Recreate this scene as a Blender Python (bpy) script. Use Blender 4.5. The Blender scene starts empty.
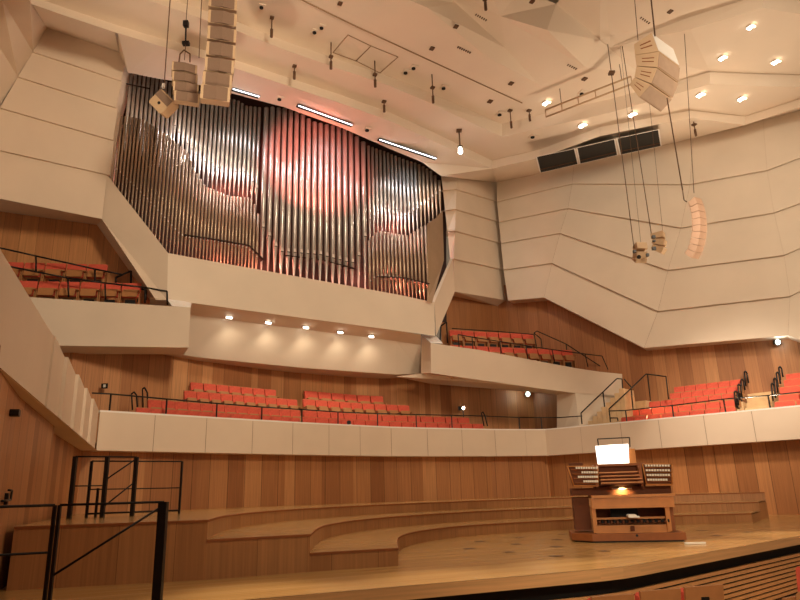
import bpy, math, random
from math import sin, cos, pi, radians, sqrt, atan2
random.seed(4)
C = bpy.context.scene.collection

# ------------------------------------------------------------------ camera geometry
FOC, PIT, ROLL, H = 665.0, radians(16.3), radians(1.69), 1.0
cp, sp, cr, sr = cos(PIT), sin(PIT), cos(ROLL), sin(ROLL)
FW = (0, cp, sp); UP0 = (0, -sp, cp); RT0 = (1, 0, 0)
RT = tuple(cr*a - sr*b for a, b in zip(RT0, UP0))
UP = tuple(sr*a + cr*b for a, b in zip(RT0, UP0))
def ray(px, py):
    x = (px-400)/FOC; y = (300-py)/FOC
    return tuple(f + x*a + y*b for f, a, b in zip(FW, RT, UP))
def onz(px, py, z):
    d = ray(px, py); t = (z-H)/d[2]; return (d[0]*t, d[1]*t, z)
def ony(px, py, Y):
    d = ray(px, py); t = Y/d[1]; return (d[0]*t, Y, H+d[2]*t)
def onv(px, py, A, B):
    d = ray(px, py); n = (-(B[1]-A[1]), B[0]-A[0])
    t = (n[0]*A[0]+n[1]*A[1])/(n[0]*d[0]+n[1]*d[1])
    return (d[0]*t, d[1]*t, H+d[2]*t)
def proj(p):
    v = (p[0], p[1], p[2]-H); D = lambda a: sum(i*j for i, j in zip(a, v)); w = D(FW)
    return (400+FOC*D(RT)/w, 300-FOC*D(UP)/w)
def lerp(a, b, t): return tuple(i+(j-i)*t for i, j in zip(a, b))
def interp(x, pts):
    if x <= pts[0][0]: return pts[0][1]
    for (x0, y0), (x1, y1) in zip(pts, pts[1:]):
        if x <= x1: return y0+(y1-y0)*(x-x0)/(x1-x0)
    return pts[-1][1]
def add(a, b): return tuple(i+j for i, j in zip(a, b))
def sub(a, b): return tuple(i-j for i, j in zip(a, b))
def mul(a, s): return tuple(i*s for i in a)
def nrm(a):
    l = sqrt(sum(i*i for i in a)) or 1; return tuple(i/l for i in a)
def cross(a, b): return (a[1]*b[2]-a[2]*b[1], a[2]*b[0]-a[0]*b[2], a[0]*b[1]-a[1]*b[0])

# ------------------------------------------------------------------ materials
def lin(c): return tuple((x/12.92 if x <= .04045 else ((x+.055)/1.055)**2.4) for x in (v/255 for v in c))
def base(name, rough=.6, metal=0.0):
    m = bpy.data.materials.new(name); m.use_nodes = True
    nt = m.node_tree; b = nt.nodes['Principled BSDF']
    b.inputs['Roughness'].default_value = rough; b.inputs['Metallic'].default_value = metal
    return m, nt, b
def plain(name, rgb, rough=.6, metal=0.0, var=.08, scale=3.0, bump=0.0):
    m, nt, b = base(name, rough, metal)
    tc = nt.nodes.new('ShaderNodeTexCoord'); n = nt.nodes.new('ShaderNodeTexNoise')
    n.inputs['Scale'].default_value = scale; n.inputs['Detail'].default_value = 3
    nt.links.new(tc.outputs['Object'], n.inputs['Vector'])
    r = nt.nodes.new('ShaderNodeValToRGB'); c = lin(rgb)
    r.color_ramp.elements[0].position = .3; r.color_ramp.elements[1].position = .7
    r.color_ramp.elements[0].color = tuple(x*(1-var) for x in c)+(1,)
    r.color_ramp.elements[1].color = tuple(min(1, x*(1+var)) for x in c)+(1,)
    nt.links.new(n.outputs['Fac'], r.inputs['Fac']); nt.links.new(r.outputs['Color'], b.inputs['Base Color'])
    if bump:
        bp = nt.nodes.new('ShaderNodeBump'); bp.inputs['Strength'].default_value = bump
        nt.links.new(n.outputs['Fac'], bp.inputs['Height']); nt.links.new(bp.outputs['Normal'], b.inputs['Normal'])
    return m
def emit(name, rgb, s):
    m, nt, b = base(name); c = lin(rgb)+(1,)
    b.inputs['Base Color'].default_value = c; b.inputs['Emission Color'].default_value = c
    b.inputs['Emission Strength'].default_value = s; return m
def N(nt, t, **kw):
    n = nt.nodes.new(t)
    for k, v in kw.items(): setattr(n, k, v)
    return n
def wood(name, cols, w=.55, rough=.5, seam=.018, grain=26.0, horiz=False, rnd=0.0):
    """Panelled veneer driven by UV in metres: u along the boards' width, v along the grain."""
    m, nt, b = base(name, rough); L = nt.links
    uv = N(nt, 'ShaderNodeUVMap'); sx = N(nt, 'ShaderNodeSeparateXYZ'); L.new(uv.outputs['UV'], sx.inputs[0])
    U, V = (sx.outputs['X'], sx.outputs['Y']) if not horiz else (sx.outputs['Y'], sx.outputs['X'])
    dv = N(nt, 'ShaderNodeMath', operation='DIVIDE'); dv.inputs[1].default_value = w; L.new(U, dv.inputs[0])
    fl = N(nt, 'ShaderNodeMath', operation='FLOOR'); L.new(dv.outputs[0], fl.inputs[0])
    fr = N(nt, 'ShaderNodeMath', operation='FRACT'); L.new(dv.outputs[0], fr.inputs[0])
    wn = N(nt, 'ShaderNodeTexWhiteNoise', noise_dimensions='1D'); L.new(fl.outputs[0], wn.inputs['W'])
    ramp = N(nt, 'ShaderNodeValToRGB')
    while len(ramp.color_ramp.elements) < len(cols): ramp.color_ramp.elements.new(.5)
    for i, c in enumerate(cols):
        e = ramp.color_ramp.elements[i]; e.position = i/(len(cols)-1); e.color = lin(c)+(1,)
    L.new(wn.outputs['Value'], ramp.inputs['Fac'])
    cb = N(nt, 'ShaderNodeCombineXYZ')
    mu = N(nt, 'ShaderNodeMath', operation='MULTIPLY'); mu.inputs[1].default_value = grain; L.new(U, mu.inputs[0])
    mv = N(nt, 'ShaderNodeMath', operation='MULTIPLY'); mv.inputs[1].default_value = .7; L.new(V, mv.inputs[0])
    L.new(mu.outputs[0], cb.inputs[0]); L.new(mv.outputs[0], cb.inputs[1]); L.new(wn.outputs['Value'], cb.inputs[2])
    nz = N(nt, 'ShaderNodeTexNoise'); nz.inputs['Scale'].default_value = 1.0; nz.inputs['Detail'].default_value = 4
    L.new(cb.outputs[0], nz.inputs['Vector'])
    mr = N(nt, 'ShaderNodeMapRange'); mr.inputs['From Min'].default_value = .25; mr.inputs['From Max'].default_value = .75
    mr.inputs['To Min'].default_value = .8; mr.inputs['To Max'].default_value = 1.15; L.new(nz.outputs['Fac'], mr.inputs['Value'])
    lt = N(nt, 'ShaderNodeMath', operation='LESS_THAN'); lt.inputs[1].default_value = seam; L.new(fr.outputs[0], lt.inputs[0])
    sm = N(nt, 'ShaderNodeMath', operation='MULTIPLY'); sm.inputs[1].default_value = .65; L.new(lt.outputs[0], sm.inputs[0])
    iv = N(nt, 'ShaderNodeMath', operation='SUBTRACT'); iv.inputs[0].default_value = 1.0; L.new(sm.outputs[0], iv.inputs[1])
    k = N(nt, 'ShaderNodeMath', operation='MULTIPLY'); L.new(mr.outputs[0], k.inputs[0]); L.new(iv.outputs[0], k.inputs[1])
    vm = N(nt, 'ShaderNodeVectorMath', operation='SCALE'); L.new(ramp.outputs['Color'], vm.inputs[0]); L.new(k.outputs[0], vm.inputs['Scale'])
    L.new(vm.outputs[0], b.inputs['Base Color'])
    return m
M = {}
M['white'] = plain('white_plaster', (232, 218, 200), .75, var=.03, scale=.8)
M['warm'] = plain('warm_plaster', (226, 208, 188), .75, var=.03, scale=.8)
M['ceil'] = plain('ceiling_plaster', (232, 216, 198), .8, var=.03, scale=.5)
M['cap'] = plain('white_capping', (245, 240, 235), .5, var=.02)
M['seam'] = plain('seam_tan', (158, 126, 96), .9)  # tan for panel joints and ceiling outlines
M['wood'] = wood('wall_veneer', [(150, 98, 60), (178, 122, 78), (162, 108, 66), (192, 138, 92)], .5)
M['wood_low'] = wood('stage_wall_veneer', [(150, 96, 56), (186, 128, 80), (168, 112, 68), (198, 142, 92)], .62, seam=.03)
M['wood_dark'] = wood('gallery_veneer', [(172, 112, 68), (206, 146, 94), (186, 126, 78), (222, 164, 112)], .55)
M['riser'] = wood('riser_veneer', [(168, 116, 72), (182, 130, 84), (174, 122, 78)], .7, .4, seam=.008)
M['floor'] = wood('stage_boards', [(192, 150, 92), (198, 158, 100), (194, 154, 96), (204, 164, 108)], .14, .2, seam=.03, grain=40, horiz=True)
M['nosing'] = wood('stage_nosing', [(220, 174, 120), (226, 182, 128)], 1.5, .4, horiz=True, seam=.0)
M['slat'] = plain('slat_wood', (222, 172, 116), .5, scale=8)
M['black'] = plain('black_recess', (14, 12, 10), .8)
M['iron'] = plain('black_iron', (26, 22, 22), .45, .3)
M['red'] = plain('red_upholstery', (214, 92, 72), .85, var=.12, scale=9)
M['seatwood'] = plain('seat_wood', (176, 122, 76), .5, var=.1, scale=6)
M['step'] = plain('pale_step_wood', (226, 194, 150), .5, scale=4)
M['consolewood'] = plain('console_wood', (146, 84, 40), .6, var=.12, scale=6)
M['consolelight'] = plain('console_light_wood', (196, 128, 66), .4, var=.1, scale=5)
M['consoledark'] = plain('console_dark_wood', (104, 54, 24), .75, var=.12, scale=6)
M['ivory'] = plain('ivory_tabs', (238, 230, 215), .4)
M['grille'] = plain('speaker_grille', (128, 103, 86), .9, var=.08, scale=60)
M['cabinet'] = plain('speaker_cabinet', (192, 162, 128), .6, var=.04)
M['grillelight'] = plain('speaker_grille_light', (186, 158, 136), .8, var=.08)
M['cabinetdark'] = plain('speaker_cabinet_tan', (210, 178, 144), .7, var=.04)
M['cabinetpink'] = plain('speaker_cabinet_rose', (196, 158, 132), .6, var=.04)
M['metal'] = plain('organ_tin', (205, 200, 196), .34, .78, var=.06, scale=2)
M['metalwarm'] = plain('organ_tin_warm', (192, 170, 148), .40, .75, var=.06, scale=2)
M['case'] = plain('organ_case_dark', (44, 24, 18), .7)
M['lip'] = plain('pipe_mouth_highlight', (240, 230, 222), .3, .35)  # whitened so the lips carry painted-in bead highlights
M['lamp'] = emit('lamp_glow', (255, 244, 225), 14)
M['strip'] = emit('strip_glow', (240, 244, 255), 3)
M['soft'] = emit('downlight_glow', (255, 236, 205), 6)
M['page'] = emit('self_glowing_page', (255, 250, 240), 1.5)  # emission gives the page the brightness of lamplight falling on it
M['exit'] = emit('wall_lamp_glow', (240, 255, 245), 3)
M['fix'] = plain('fixture_brown', (96, 66, 42), .6)
M['white_plate'] = plain('white_plate', (238, 236, 230), .5)

# ------------------------------------------------------------------ mesh builder
class MB:
    def __init__(s): s.v = []; s.f = []; s.uv = []; s.mi = []; s.sm = []
    def face(s, pts, uv=None, mi=0, smooth=False):
        i = len(s.v); s.v += [tuple(p) for p in pts]; s.f.append(tuple(range(i, i+len(pts))))
        s.uv.append(uv or [(p[0], p[1]) for p in pts]); s.mi.append(mi); s.sm.append(smooth); return s
    def wall(s, pts, A=None, mi=0):
        """polygon on an upright plane with UV in metres along it."""
        A = A or pts[0]; far = max(pts, key=lambda p: (p[0]-A[0])**2+(p[1]-A[1])**2)
        d = nrm((far[0]-A[0], far[1]-A[1], 0))
        return s.face(pts, [((p[0]-A[0])*d[0]+(p[1]-A[1])*d[1]+3*A[0]+7.3, p[2]) for p in pts], mi)
    def hexa(s, b, t, mi=0):
        """bottom quad b and top quad t, same winding."""
        n = len(b)
        s.face(list(reversed(b)), mi=mi); s.face(t, mi=mi)
        for i in range(n):
            j = (i+1) % n; s.wall([b[i], b[j], t[j], t[i]], mi=mi)
        return s
    def box(s, c, size, ex=(1, 0, 0), ey=(0, 1, 0), ez=(0, 0, 1), mi=0, taper=1.0):
        hx, hy, hz = (k/2 for k in size)
        def q(a, b_, c_): return tuple(c[i]+ex[i]*a+ey[i]*b_+ez[i]*c_ for i in range(3))
        b = [q(-hx, -hy, -hz), q(hx, -hy, -hz), q(hx, hy, -hz), q(-hx, hy, -hz)]
        t = [q(-hx*taper, -hy*taper, hz), q(hx*taper, -hy*taper, hz), q(hx*taper, hy*taper, hz), q(-hx*taper, hy*taper, hz)]
        return s.hexa(b, t, mi)
    def cbox(s, c, size, bv, ex=(1, 0, 0), ey=(0, 1, 0), ez=(0, 0, 1), mi=0):
        """box whose outline in the ex-ez plane has its corners cut by bv."""
        hx, hy, hz = (k/2 for k in size)
        def q(a, b_, c_): return tuple(c[i]+ex[i]*a+ey[i]*b_+ez[i]*c_ for i in range(3))
        o = [(-hx+bv, -hz), (hx-bv, -hz), (hx, -hz+bv), (hx, hz-bv), (hx-bv, hz), (-hx+bv, hz), (-hx, hz-bv), (-hx, -hz+bv)]
        return s.hexa([q(a, hy, c_) for a, c_ in o], [q(a, -hy, c_) for a, c_ in o], mi)
    def tube(s, p0, p1, r0, r1=None, n=8, caps=True, mi=0):
        r1 = r0 if r1 is None else r1; d = nrm(sub(p1, p0))
        a = nrm(cross(d, (0, 0, 1) if abs(d[2]) < .9 else (1, 0, 0))); b = cross(d, a)
        R0 = [add(p0, add(mul(a, r0*cos(2*pi*i/n)), mul(b, r0*sin(2*pi*i/n)))) for i in range(n)]
        R1 = [add(p1, add(mul(a, r1*cos(2*pi*i/n)), mul(b, r1*sin(2*pi*i/n)))) for i in range(n)]
        for i in range(n):
            j = (i+1) % n; s.face([R0[i], R0[j], R1[j], R1[i]], mi=mi, smooth=True)
        if caps: s.face(list(reversed(R0)), mi=mi); s.face(R1, mi=mi)
        return s
    def path(s, pts, r, n=6):
        for a, b in zip(pts, pts[1:]): s.tube(a, b, r, n=n)
        return s
    def build(s, name, mat, parent=None, kind=None, org=None):
        me = bpy.data.meshes.new(name)
        o0 = org or (0, 0, 0)
        # merge shared points so smooth shading works
        idx = {}; vv = []; ff = []
        for f in s.f:
            g = []
            for i in f:
                k = tuple(round(x, 5) for x in s.v[i])
                if k not in idx: idx[k] = len(vv); vv.append(sub(s.v[i], o0))
                g.append(idx[k])
            ff.append(g)
        keep = [i for i, g in enumerate(ff) if len(set(g)) == len(g)]
        me.from_pydata(vv, [], [ff[i] for i in keep])
        ul = me.uv_layers.new(name='UVMap'); k = 0
        for p, i in zip(me.polygons, keep):
            p.material_index = s.mi[i]; p.use_smooth = s.sm[i]
            for u in s.uv[i]: ul.data[k].uv = u; k += 1
        for m in (mat if isinstance(mat, (list, tuple)) else [mat]): me.materials.append(M[m])
        o = bpy.data.objects.new(name, me); C.objects.link(o)
        o.location = o0
        if parent: o.parent = parent
        if kind: o['kind'] = kind
        return o
def struct(name, mb, mat): return mb.build(name, mat, kind='structure')
def tag(o, label, cat, group=None):
    o['label'] = label; o['category'] = cat
    if group: o['group'] = group
    return o
def thing(name, label, cat, loc=(0, 0, 0), group=None, rz=0.0):
    o = bpy.data.objects.new(name, None); C.objects.link(o); o.location = loc; o.rotation_euler = (0, 0, rz)
    o.empty_display_size = .2
    return tag(o, label, cat, group)
def part(name, mb, mat, root):
    """child given in world coordinates under a root Empty that is only translated."""
    o = mb.build(name, mat, org=tuple(root.location)); o.parent = root; o.location = (0, 0, 0)
    return o
def subpart(name, mb, mat, par, root):
    o = mb.build(name, mat, org=tuple(root.location)); o.parent = par; o.location = (0, 0, 0)
    return o
def dup(root):
    r = root.copy(); C.objects.link(r)
    for ch in list(root.children):
        c = ch.copy(); C.objects.link(c); c.parent = r
        for g in list(ch.children):
            d = g.copy(); C.objects.link(d); d.parent = c
    return r
ORD = 'first second third fourth fifth sixth seventh eighth ninth tenth eleventh twelfth thirteenth fourteenth fifteenth sixteenth seventeenth eighteenth nineteenth twentieth twenty-first twenty-second twenty-third twenty-fourth twenty-fifth twenty-sixth twenty-seventh twenty-eighth twenty-ninth thirtieth'.split()

# ------------------------------------------------------------------ main plan lines
ZT, ZB = 3.45, 2.37
GY = [(100, 410), (200, 416), (300, 422), (400, 427), (500, 429), (545, 429), (640, 420), (800, 405), (860, 399)]
GJ = [100, 155.5, 207, 253, 293, 329, 360, 391, 427, 461.5, 494.5, 525, 545, 580, 620, 658, 703, 751, 800, 860]
FR = [onz(x, interp(x, GY), ZT)[:2] for x in GJ]
KC = GJ.index(545)
def offs(poly, d):
    """offset a plan polyline outward (away from the stage)."""
    out = []
    for i, p in enumerate(poly):
        ns = []
        for a, b in ((i-1, i), (i, i+1)):
            if 0 <= a and b < len(poly):
                e = nrm((poly[b][0]-poly[a][0], poly[b][1]-poly[a][1])); ns.append((-e[1], e[0]))
        n = nrm((sum(k[0] for k in ns), sum(k[1] for k in ns)))
        if len(ns) == 2: q = d/max(.6, n[0]*ns[0][0]+n[1]*ns[0][1])
        else: q = d
        out.append((p[0]+n[0]*q, p[1]+n[1]*q))
    return out
def hitpoly(px, py, poly):
    d = ray(px, py); best = None
    for a, b in zip(poly, poly[1:]):
        ex, ey = b[0]-a[0], b[1]-a[1]; den = d[0]*ey-d[1]*ex
        if abs(den) < 1e-9: continue
        t = (a[0]*ey-a[1]*ex)/den; s_ = (a[0]*d[1]-a[1]*d[0])/den
        if t > 0 and -1e-6 <= s_ <= 1+1e-6 and (best is None or t < best): best = t
    if best is None: return onv(px, py, poly[0], poly[1])
    return (d[0]*best, d[1]*best, H+d[2]*best)

# ------------------------------------------------------------------ stage
SE = [(-4.6, 6.22), (2.49, 9.28), (2.85, 9.48), (3.16, 9.73), (7.69, 13.85), (12.2, 17.9)]
BW = offs(FR, .45)                                # lower back wall line
LWp = [(-2.6, 3.2), (-5.05, 8.75), (-6.35, 12.2), (-6.55, 12.15), (-8.75, 18.4), BW[0]]   # lower left wall line
fl = MB()
fpoly = [(p[0], p[1], 0) for p in SE] + [(15.2, 21.0, 0), (15.2, 33, 0), (-10, 33, 0), (-10, 12, 0), (-5.3, 8.6, 0)]
ax = nrm((.915, .404))
fl.face(fpoly, [(p[0]*ax[0]+p[1]*ax[1], -p[0]*ax[1]+p[1]*ax[0]) for p in fpoly])
struct('floor', fl, 'floor')
fl = MB(); fl.face([(-14, -10, -1.02), (20, -10, -1.02), (20, 30, -1.02), (-14, 30, -1.02)])
struct('floor_auditorium', fl, 'seatwood')
SEo = offs(SE, 0)
nos = MB(); rec = MB(); sla = MB(); bak = MB()
RB = offs(SE, .22); SB = offs(SE, .1); BK = offs(SE, .14)
for i in range(len(SE)-1):
    a, b = SE[i], SE[i+1]
    nos.wall([(a[0], a[1], -.15), (b[0], b[1], -.15), (b[0], b[1], -.004), (a[0], a[1], -.004)])
    ra, rb = RB[i], RB[i+1]
    nos.face([(a[0], a[1], -.15), (ra[0], ra[1], -.15), (rb[0], rb[1], -.15), (b[0], b[1], -.15)])
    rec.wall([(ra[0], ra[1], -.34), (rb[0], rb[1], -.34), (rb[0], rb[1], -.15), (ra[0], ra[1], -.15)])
    ka, kb = BK[i], BK[i+1]
    bak.wall([(ka[0], ka[1], -1.02), (kb[0], kb[1], -1.02), (kb[0], kb[1], -.33), (ka[0], ka[1], -.33)])
    sa, sb = SB[i], SB[i+1]; z = -.33
    while z > -1.0:
        sla.hexa([(sa[0], sa[1], z-.048), (sb[0], sb[1], z-.048), (kb[0], kb[1], z-.048), (ka[0], ka[1], z-.048)],
                 [(sa[0], sa[1], z), (sb[0], sb[1], z), (kb[0], kb[1], z), (ka[0], ka[1], z)])
        z -= .075
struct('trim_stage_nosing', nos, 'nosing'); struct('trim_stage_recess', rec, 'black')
struct('wall_stage_front', sla, 'slat'); struct('wall_stage_front_backing', bak, 'black')

# curved risers: each one is a terrace whose straight cut front joins the curved front
def arc_pts(pts, n=6):
    out = []
    P = [pts[0]] + pts + [pts[-1]]
    for i in range(1, len(P)-2):
        p0, p1, p2, p3 = P[i-1:i+3]
        for k in range(n):
            t = k/n
            out.append(tuple(.5*((2*p1[j])+(-p0[j]+p2[j])*t+(2*p0[j]-5*p1[j]+4*p2[j]-p3[j])*t*t+(-p0[j]+3*p1[j]-3*p2[j]+p3[j])*t**3) for j in (0, 1)))
    out.append(pts[-1]); return out
ARC = {
 .25: [(-.14, 10.41), (-.13, 13.3), (.45, 15.35), (1.75, 17.0), (4.4, 18.4), (7.2, 19.0), (9.3, 18.9)],
 .50: [(-1.37, 9.95), (-1.5, 12.9), (-1.0, 15.3), (.3, 17.6), (2.5, 19.6), (5.1, 20.5), (8.0, 20.8), (10.3, 20.4)],
 .75: [(-2.66, 9.35), (-3.05, 12.2), (-2.75, 15.2), (-1.5, 18.0), (.6, 20.6), (3.0, 22.2), (5.4, 22.9), (8.6, 22.8), (11.3, 21.9)],
}
lab = {.25: ('lowest curved wooden riser wrapping the stage floor', ), .50: ('middle curved wooden riser between the lowest and the highest step', ), .75: ('highest curved wooden riser against the panelled back wall', )}
for z, pts in ARC.items():
    A_ = arc_pts(pts); nxt = {.25: .5, .5: .75, .75: None}[z]
    t = thing('stage_riser', lab[z][0], 'stage riser', (A_[0][0], A_[0][1], 0), 'curved orchestra risers')
    fr_, tp, ed = MB(), MB(), MB(); u = 0
    zb = z-.25-.002 if z > .26 else 0
    for a, b in zip(A_, A_[1:]):
        l = sqrt((a[0]-b[0])**2+(a[1]-b[1])**2)
        q = [(a[0], a[1], 0), (b[0], b[1], 0), (b[0], b[1], z-.03), (a[0], a[1], z-.03)]
        fr_.face(q, [(u, 0), (u+l, 0), (u+l, z), (u, z)])
        n = nrm((b[1]-a[1], -(b[0]-a[0]), 0)); n = mul(n, .012)
        a3, b3 = add((a[0], a[1], 0), n), add((b[0], b[1], 0), n)
        ed.hexa([(a3[0], a3[1], z-.03), (b3[0], b3[1], z-.03), (b[0], b[1], z-.03), (a[0], a[1], z-.03)],
                [(a3[0], a3[1], z), (b3[0], b3[1], z), (b[0], b[1], z), (a[0], a[1], z)])
        u += l
    if nxt: B_ = arc_pts(ARC[nxt])
    else: B_ = [(-4.95, 8.82), (-6.3, 12.2), (-8.7, 18.5)] + BW[1:-3]
    top = [(p[0], p[1], z) for p in A_] + [(p[0], p[1], z) for p in reversed(B_)]
    tp.face(top, [(p[0]*ax[0]+p[1]*ax[1], -p[0]*ax[1]+p[1]*ax[0]) for p in top])
    s0, s1 = B_[0], A_[0]
    fr_.wall([(s0[0], s0[1], 0), (s1[0], s1[1], 0), (s1[0], s1[1], z-.03), (s0[0], s0[1], z-.03)])
    n = mul(nrm((s1[1]-s0[1], -(s1[0]-s0[0]), 0)), .012)
    a3, b3 = add((s0[0], s0[1], 0), n), add((s1[0], s1[1], 0), n)
    ed.hexa([(a3[0], a3[1], z-.03), (b3[0], b3[1], z-.03), (s1[0], s1[1], z-.03), (s0[0], s0[1], z-.03)],
            [(a3[0], a3[1], z), (b3[0], b3[1], z), (s1[0], s1[1], z), (s0[0], s0[1], z)])
    e0, e1 = A_[-1], B_[-1]
    fr_.wall([(e0[0], e0[1], 0), (e1[0], e1[1], 0), (e1[0], e1[1], z-.03), (e0[0], e0[1], z-.03)])
    part('front_panel', fr_, 'riser', t); part('deck', tp, 'floor', t); part('edge_strip', ed, 'consolewood', t)
for i, (px, py, w) in enumerate([(469, 548.5, 10), (480, 541.5, 9), (509, 552, 10), (516, 544, 9), (520, 537.5, 7), (556, 556, 11), (556.5, 546.5, 9), (557, 539.5, 8), (563, 534, 7), (702, 530.5, 8), (717, 535.5, 7), (748, 532, 7), (604, 551, 8)]):
    p = onz(px, py, .004); k = w*p[1]/FOC/2*.95
    m = MB(); m.box((p[0], p[1], .004), (2*k, .16, .006), ex=(ax[0], ax[1], 0), ey=(-ax[1], ax[0], 0))
    o = m.build('floor_hatch', 'fix')
    wh = ['left of the organ console, leftmost of the front pair', 'left of the organ console, just behind the leftmost one', 'nearest the stage edge, in the middle row', 'in the middle row, second from the front', 'in the middle row, farthest back', 'beside the console, nearest the stage edge', 'beside the console, second from the front', 'beside the console, third from the front', 'close to the lowest riser beside the console', 'right of the console, closest to it', 'right of the console, nearest the front', 'right of the console, farthest right', 'right in front of the organ console'][i]
    tag(o, 'small dark stage floor hatch '+wh, 'floor hatch', 'dark hatches in the stage floor')
p0, p1 = onz(687, 543.3, .02), onz(703, 543, .02)
tag(MB().box(lerp(p0, p1, .5), (.36, .05, .03), ex=nrm(sub(p1, p0)), ey=nrm((p0[1]-p1[1], p1[0]-p0[0], 0))).build('cable_cover', 'white_plate'), 'short white strip lying on the stage right of the organ console', 'cable cover')

# ------------------------------------------------------------------ lower walls
w = MB()
for a, b in zip(BW, BW[1:]): w.wall([(a[0], a[1], 0), (b[0], b[1], 0), (b[0], b[1], 2.6), (a[0], a[1], 2.6)])
struct('wall_back', w, 'wood_low')
w = MB()
for a, b in zip(LWp, LWp[1:]): w.wall([(a[0], a[1], -1), (b[0], b[1], -1), (b[0], b[1], 2.6), (a[0], a[1], 2.6)])
struct('wall_left', w, 'wood_low')

# lower gallery front: panels with open joints, cap and soffit
w = MB(); bk = MB(); cap = MB(); sof = MB()
IN = offs(FR, .28); BI = offs(FR, .03); SO = offs(FR, .6)
for i in range(len(FR)-1):
    a, b = FR[i], FR[i+1]; l = sqrt((a[0]-b[0])**2+(a[1]-b[1])**2); g = .007/l if i not in (KC-1, KC) else 0
    a2, b2 = lerp(a, b, g), lerp(a, b, 1-g)
    w.wall([(a2[0], a2[1], ZB), (b2[0], b2[1], ZB), (b2[0], b2[1], ZT-.05), (a2[0], a2[1], ZT-.05)])
    ka, kb = BI[i], BI[i+1]
    bk.wall([(ka[0], ka[1], ZB), (kb[0], kb[1], ZB), (kb[0], kb[1], ZT-.05), (ka[0], ka[1], ZT-.05)])
    ia, ib = IN[i], IN[i+1]
    cap.hexa([(a[0], a[1], ZT-.05), (b[0], b[1], ZT-.05), (ib[0], ib[1], ZT-.05), (ia[0], ia[1], ZT-.05)],
             [(a[0], a[1], ZT), (b[0], b[1], ZT), (ib[0], ib[1], ZT), (ia[0], ia[1], ZT)])
    sa, sb = SO[i], SO[i+1]
    sof.face([(a[0], a[1], ZB), (sa[0], sa[1], ZB), (sb[0], sb[1], ZB), (b[0], b[1], ZB)])
struct('wall_gallery_front', w, 'warm'); struct('trim_gallery_joints', bk, 'seam'); struct('trim_gallery_cap', cap, 'cap'); struct('trim_gallery_soffit', sof, 'warm')

# left side gallery front: saw-tooth panels
LA, LB = (-2.66, 2.6), (-8.27, 18.25)
ld = nrm((LB[0]-LA[0], LB[1]-LA[1])); ln = (-ld[1], ld[0])     # pointing to the left, off the stage
def lpt(px, py): return onv(px, py, LA, LB)[:2]
js = [LA] + [lpt(*q) for q in [(55, 339), (68, 360), (79, 375), (87.5, 387), (94, 398)]] + [LB]
w = MB(); sof = MB()
for i, (a, b) in enumerate(zip(js, js[1:])):
    k = .03 if i == 0 else .06
    b2 = (b[0]+ln[0]*k, b[1]+ln[1]*k); zt = ZT + (0 if i == 0 else .0)
    back = lambda p: (p[0]+ln[0]*.3, p[1]+ln[1]*.3)
    A2, B2 = back(a), back(b2)
    w.hexa([(a[0], a[1], ZB), (b2[0], b2[1], ZB), (B2[0], B2[1], ZB), (A2[0], A2[1], ZB)],
           [(a[0], a[1], zt), (b2[0], b2[1], zt), (B2[0], B2[1], zt), (A2[0], A2[1], zt)])
struct('wall_gallery_front_left', w, 'warm')
so = MB()
a, b = LA, LB; q = 1.3
so.face([(a[0], a[1], ZB+.005), (b[0], b[1], ZB+.005), (b[0]+ln[0]*q, b[1]+ln[1]*q, ZB+.005), (a[0]+ln[0]*q, a[1]+ln[1]*q, ZB+.005)])
struct('trim_left_soffit', so, 'warm')
# gallery floors
g = MB(); I1 = offs(FR, .3); I2 = offs(FR, 6)
for i in range(len(FR)-1):
    g.face([(I1[i][0], I1[i][1], 2.62), (I1[i+1][0], I1[i+1][1], 2.62), (I2[i+1][0], I2[i+1][1], 2.62), (I2[i][0], I2[i][1], 2.62)])
struct('floor_gallery', g, 'step')

# ------------------------------------------------------------------ organ side of the hall: planes
PA, PB = (-7.42, 20.07), (1.67, 26.7)              # organ parapet plane (plan)
OA = ony(115, 175, 21.0)[:2]; OB = ony(441, 240, 27.6)[:2]   # pipe plane
def PP(px, py): return onv(px, py, PA, PB)
def OP(px, py, o=0.0):
    d = nrm((OB[0]-OA[0], OB[1]-OA[1])); n = (d[1], -d[0])
    return onv(px, py, (OA[0]+n[0]*o, OA[1]+n[1]*o), (OB[0]+n[0]*o, OB[1]+n[1]*o))
XA, XB = ony(30, 293, 19.3)[:2], ony(190, 308, 20.1)[:2]     # upper left box front
def XP(px, py): return onv(px, py, XA, XB)
XC = add(XA+(0,), (0.0, 2.3, 0))[:2]; XD = add(XB+(0,), (0, 2.3, 0))[:2]
def XW(px, py): return onv(px, py, XC, XD)                   # wood wall behind the box
BA, BB = ony(0, 150, 19.0)[:2], ony(106, 175, 20.3)[:2]      # white block face upper left
def BP(px, py): return onv(px, py, BA, BB)
RC, RD = (4.9, 31.6), (15.8, 25.4)                           # right white wall
def RP(px, py, o=0.0):
    d = nrm((RD[0]-RC[0], RD[1]-RC[1])); n = (d[1], -d[0])
    return onv(px, py, (RC[0]+n[0]*o, RC[1]+n[1]*o), (RD[0]+n[0]*o, RD[1]+n[1]*o))
c440 = (OB[0]+.1, OB[1]-.3)
def SP(px, py, o=0.0):                                       # white wall between organ and right corner
    A, B = c440, RC; d = nrm((B[0]-A[0], B[1]-A[1])); n = (d[1], -d[0])
    return onv(px, py, (A[0]+n[0]*o, A[1]+n[1]*o), (B[0]+n[0]*o, B[1]+n[1]*o))
UA, UB = ony(431, 343, 26.2)[:2], ony(575, 368, 28.3)[:2]    # upper right gallery front
def UPt(px, py): return onv(px, py, UA, UB)
d_ = nrm((RD[0]-RC[0], RD[1]-RC[1]))

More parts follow.
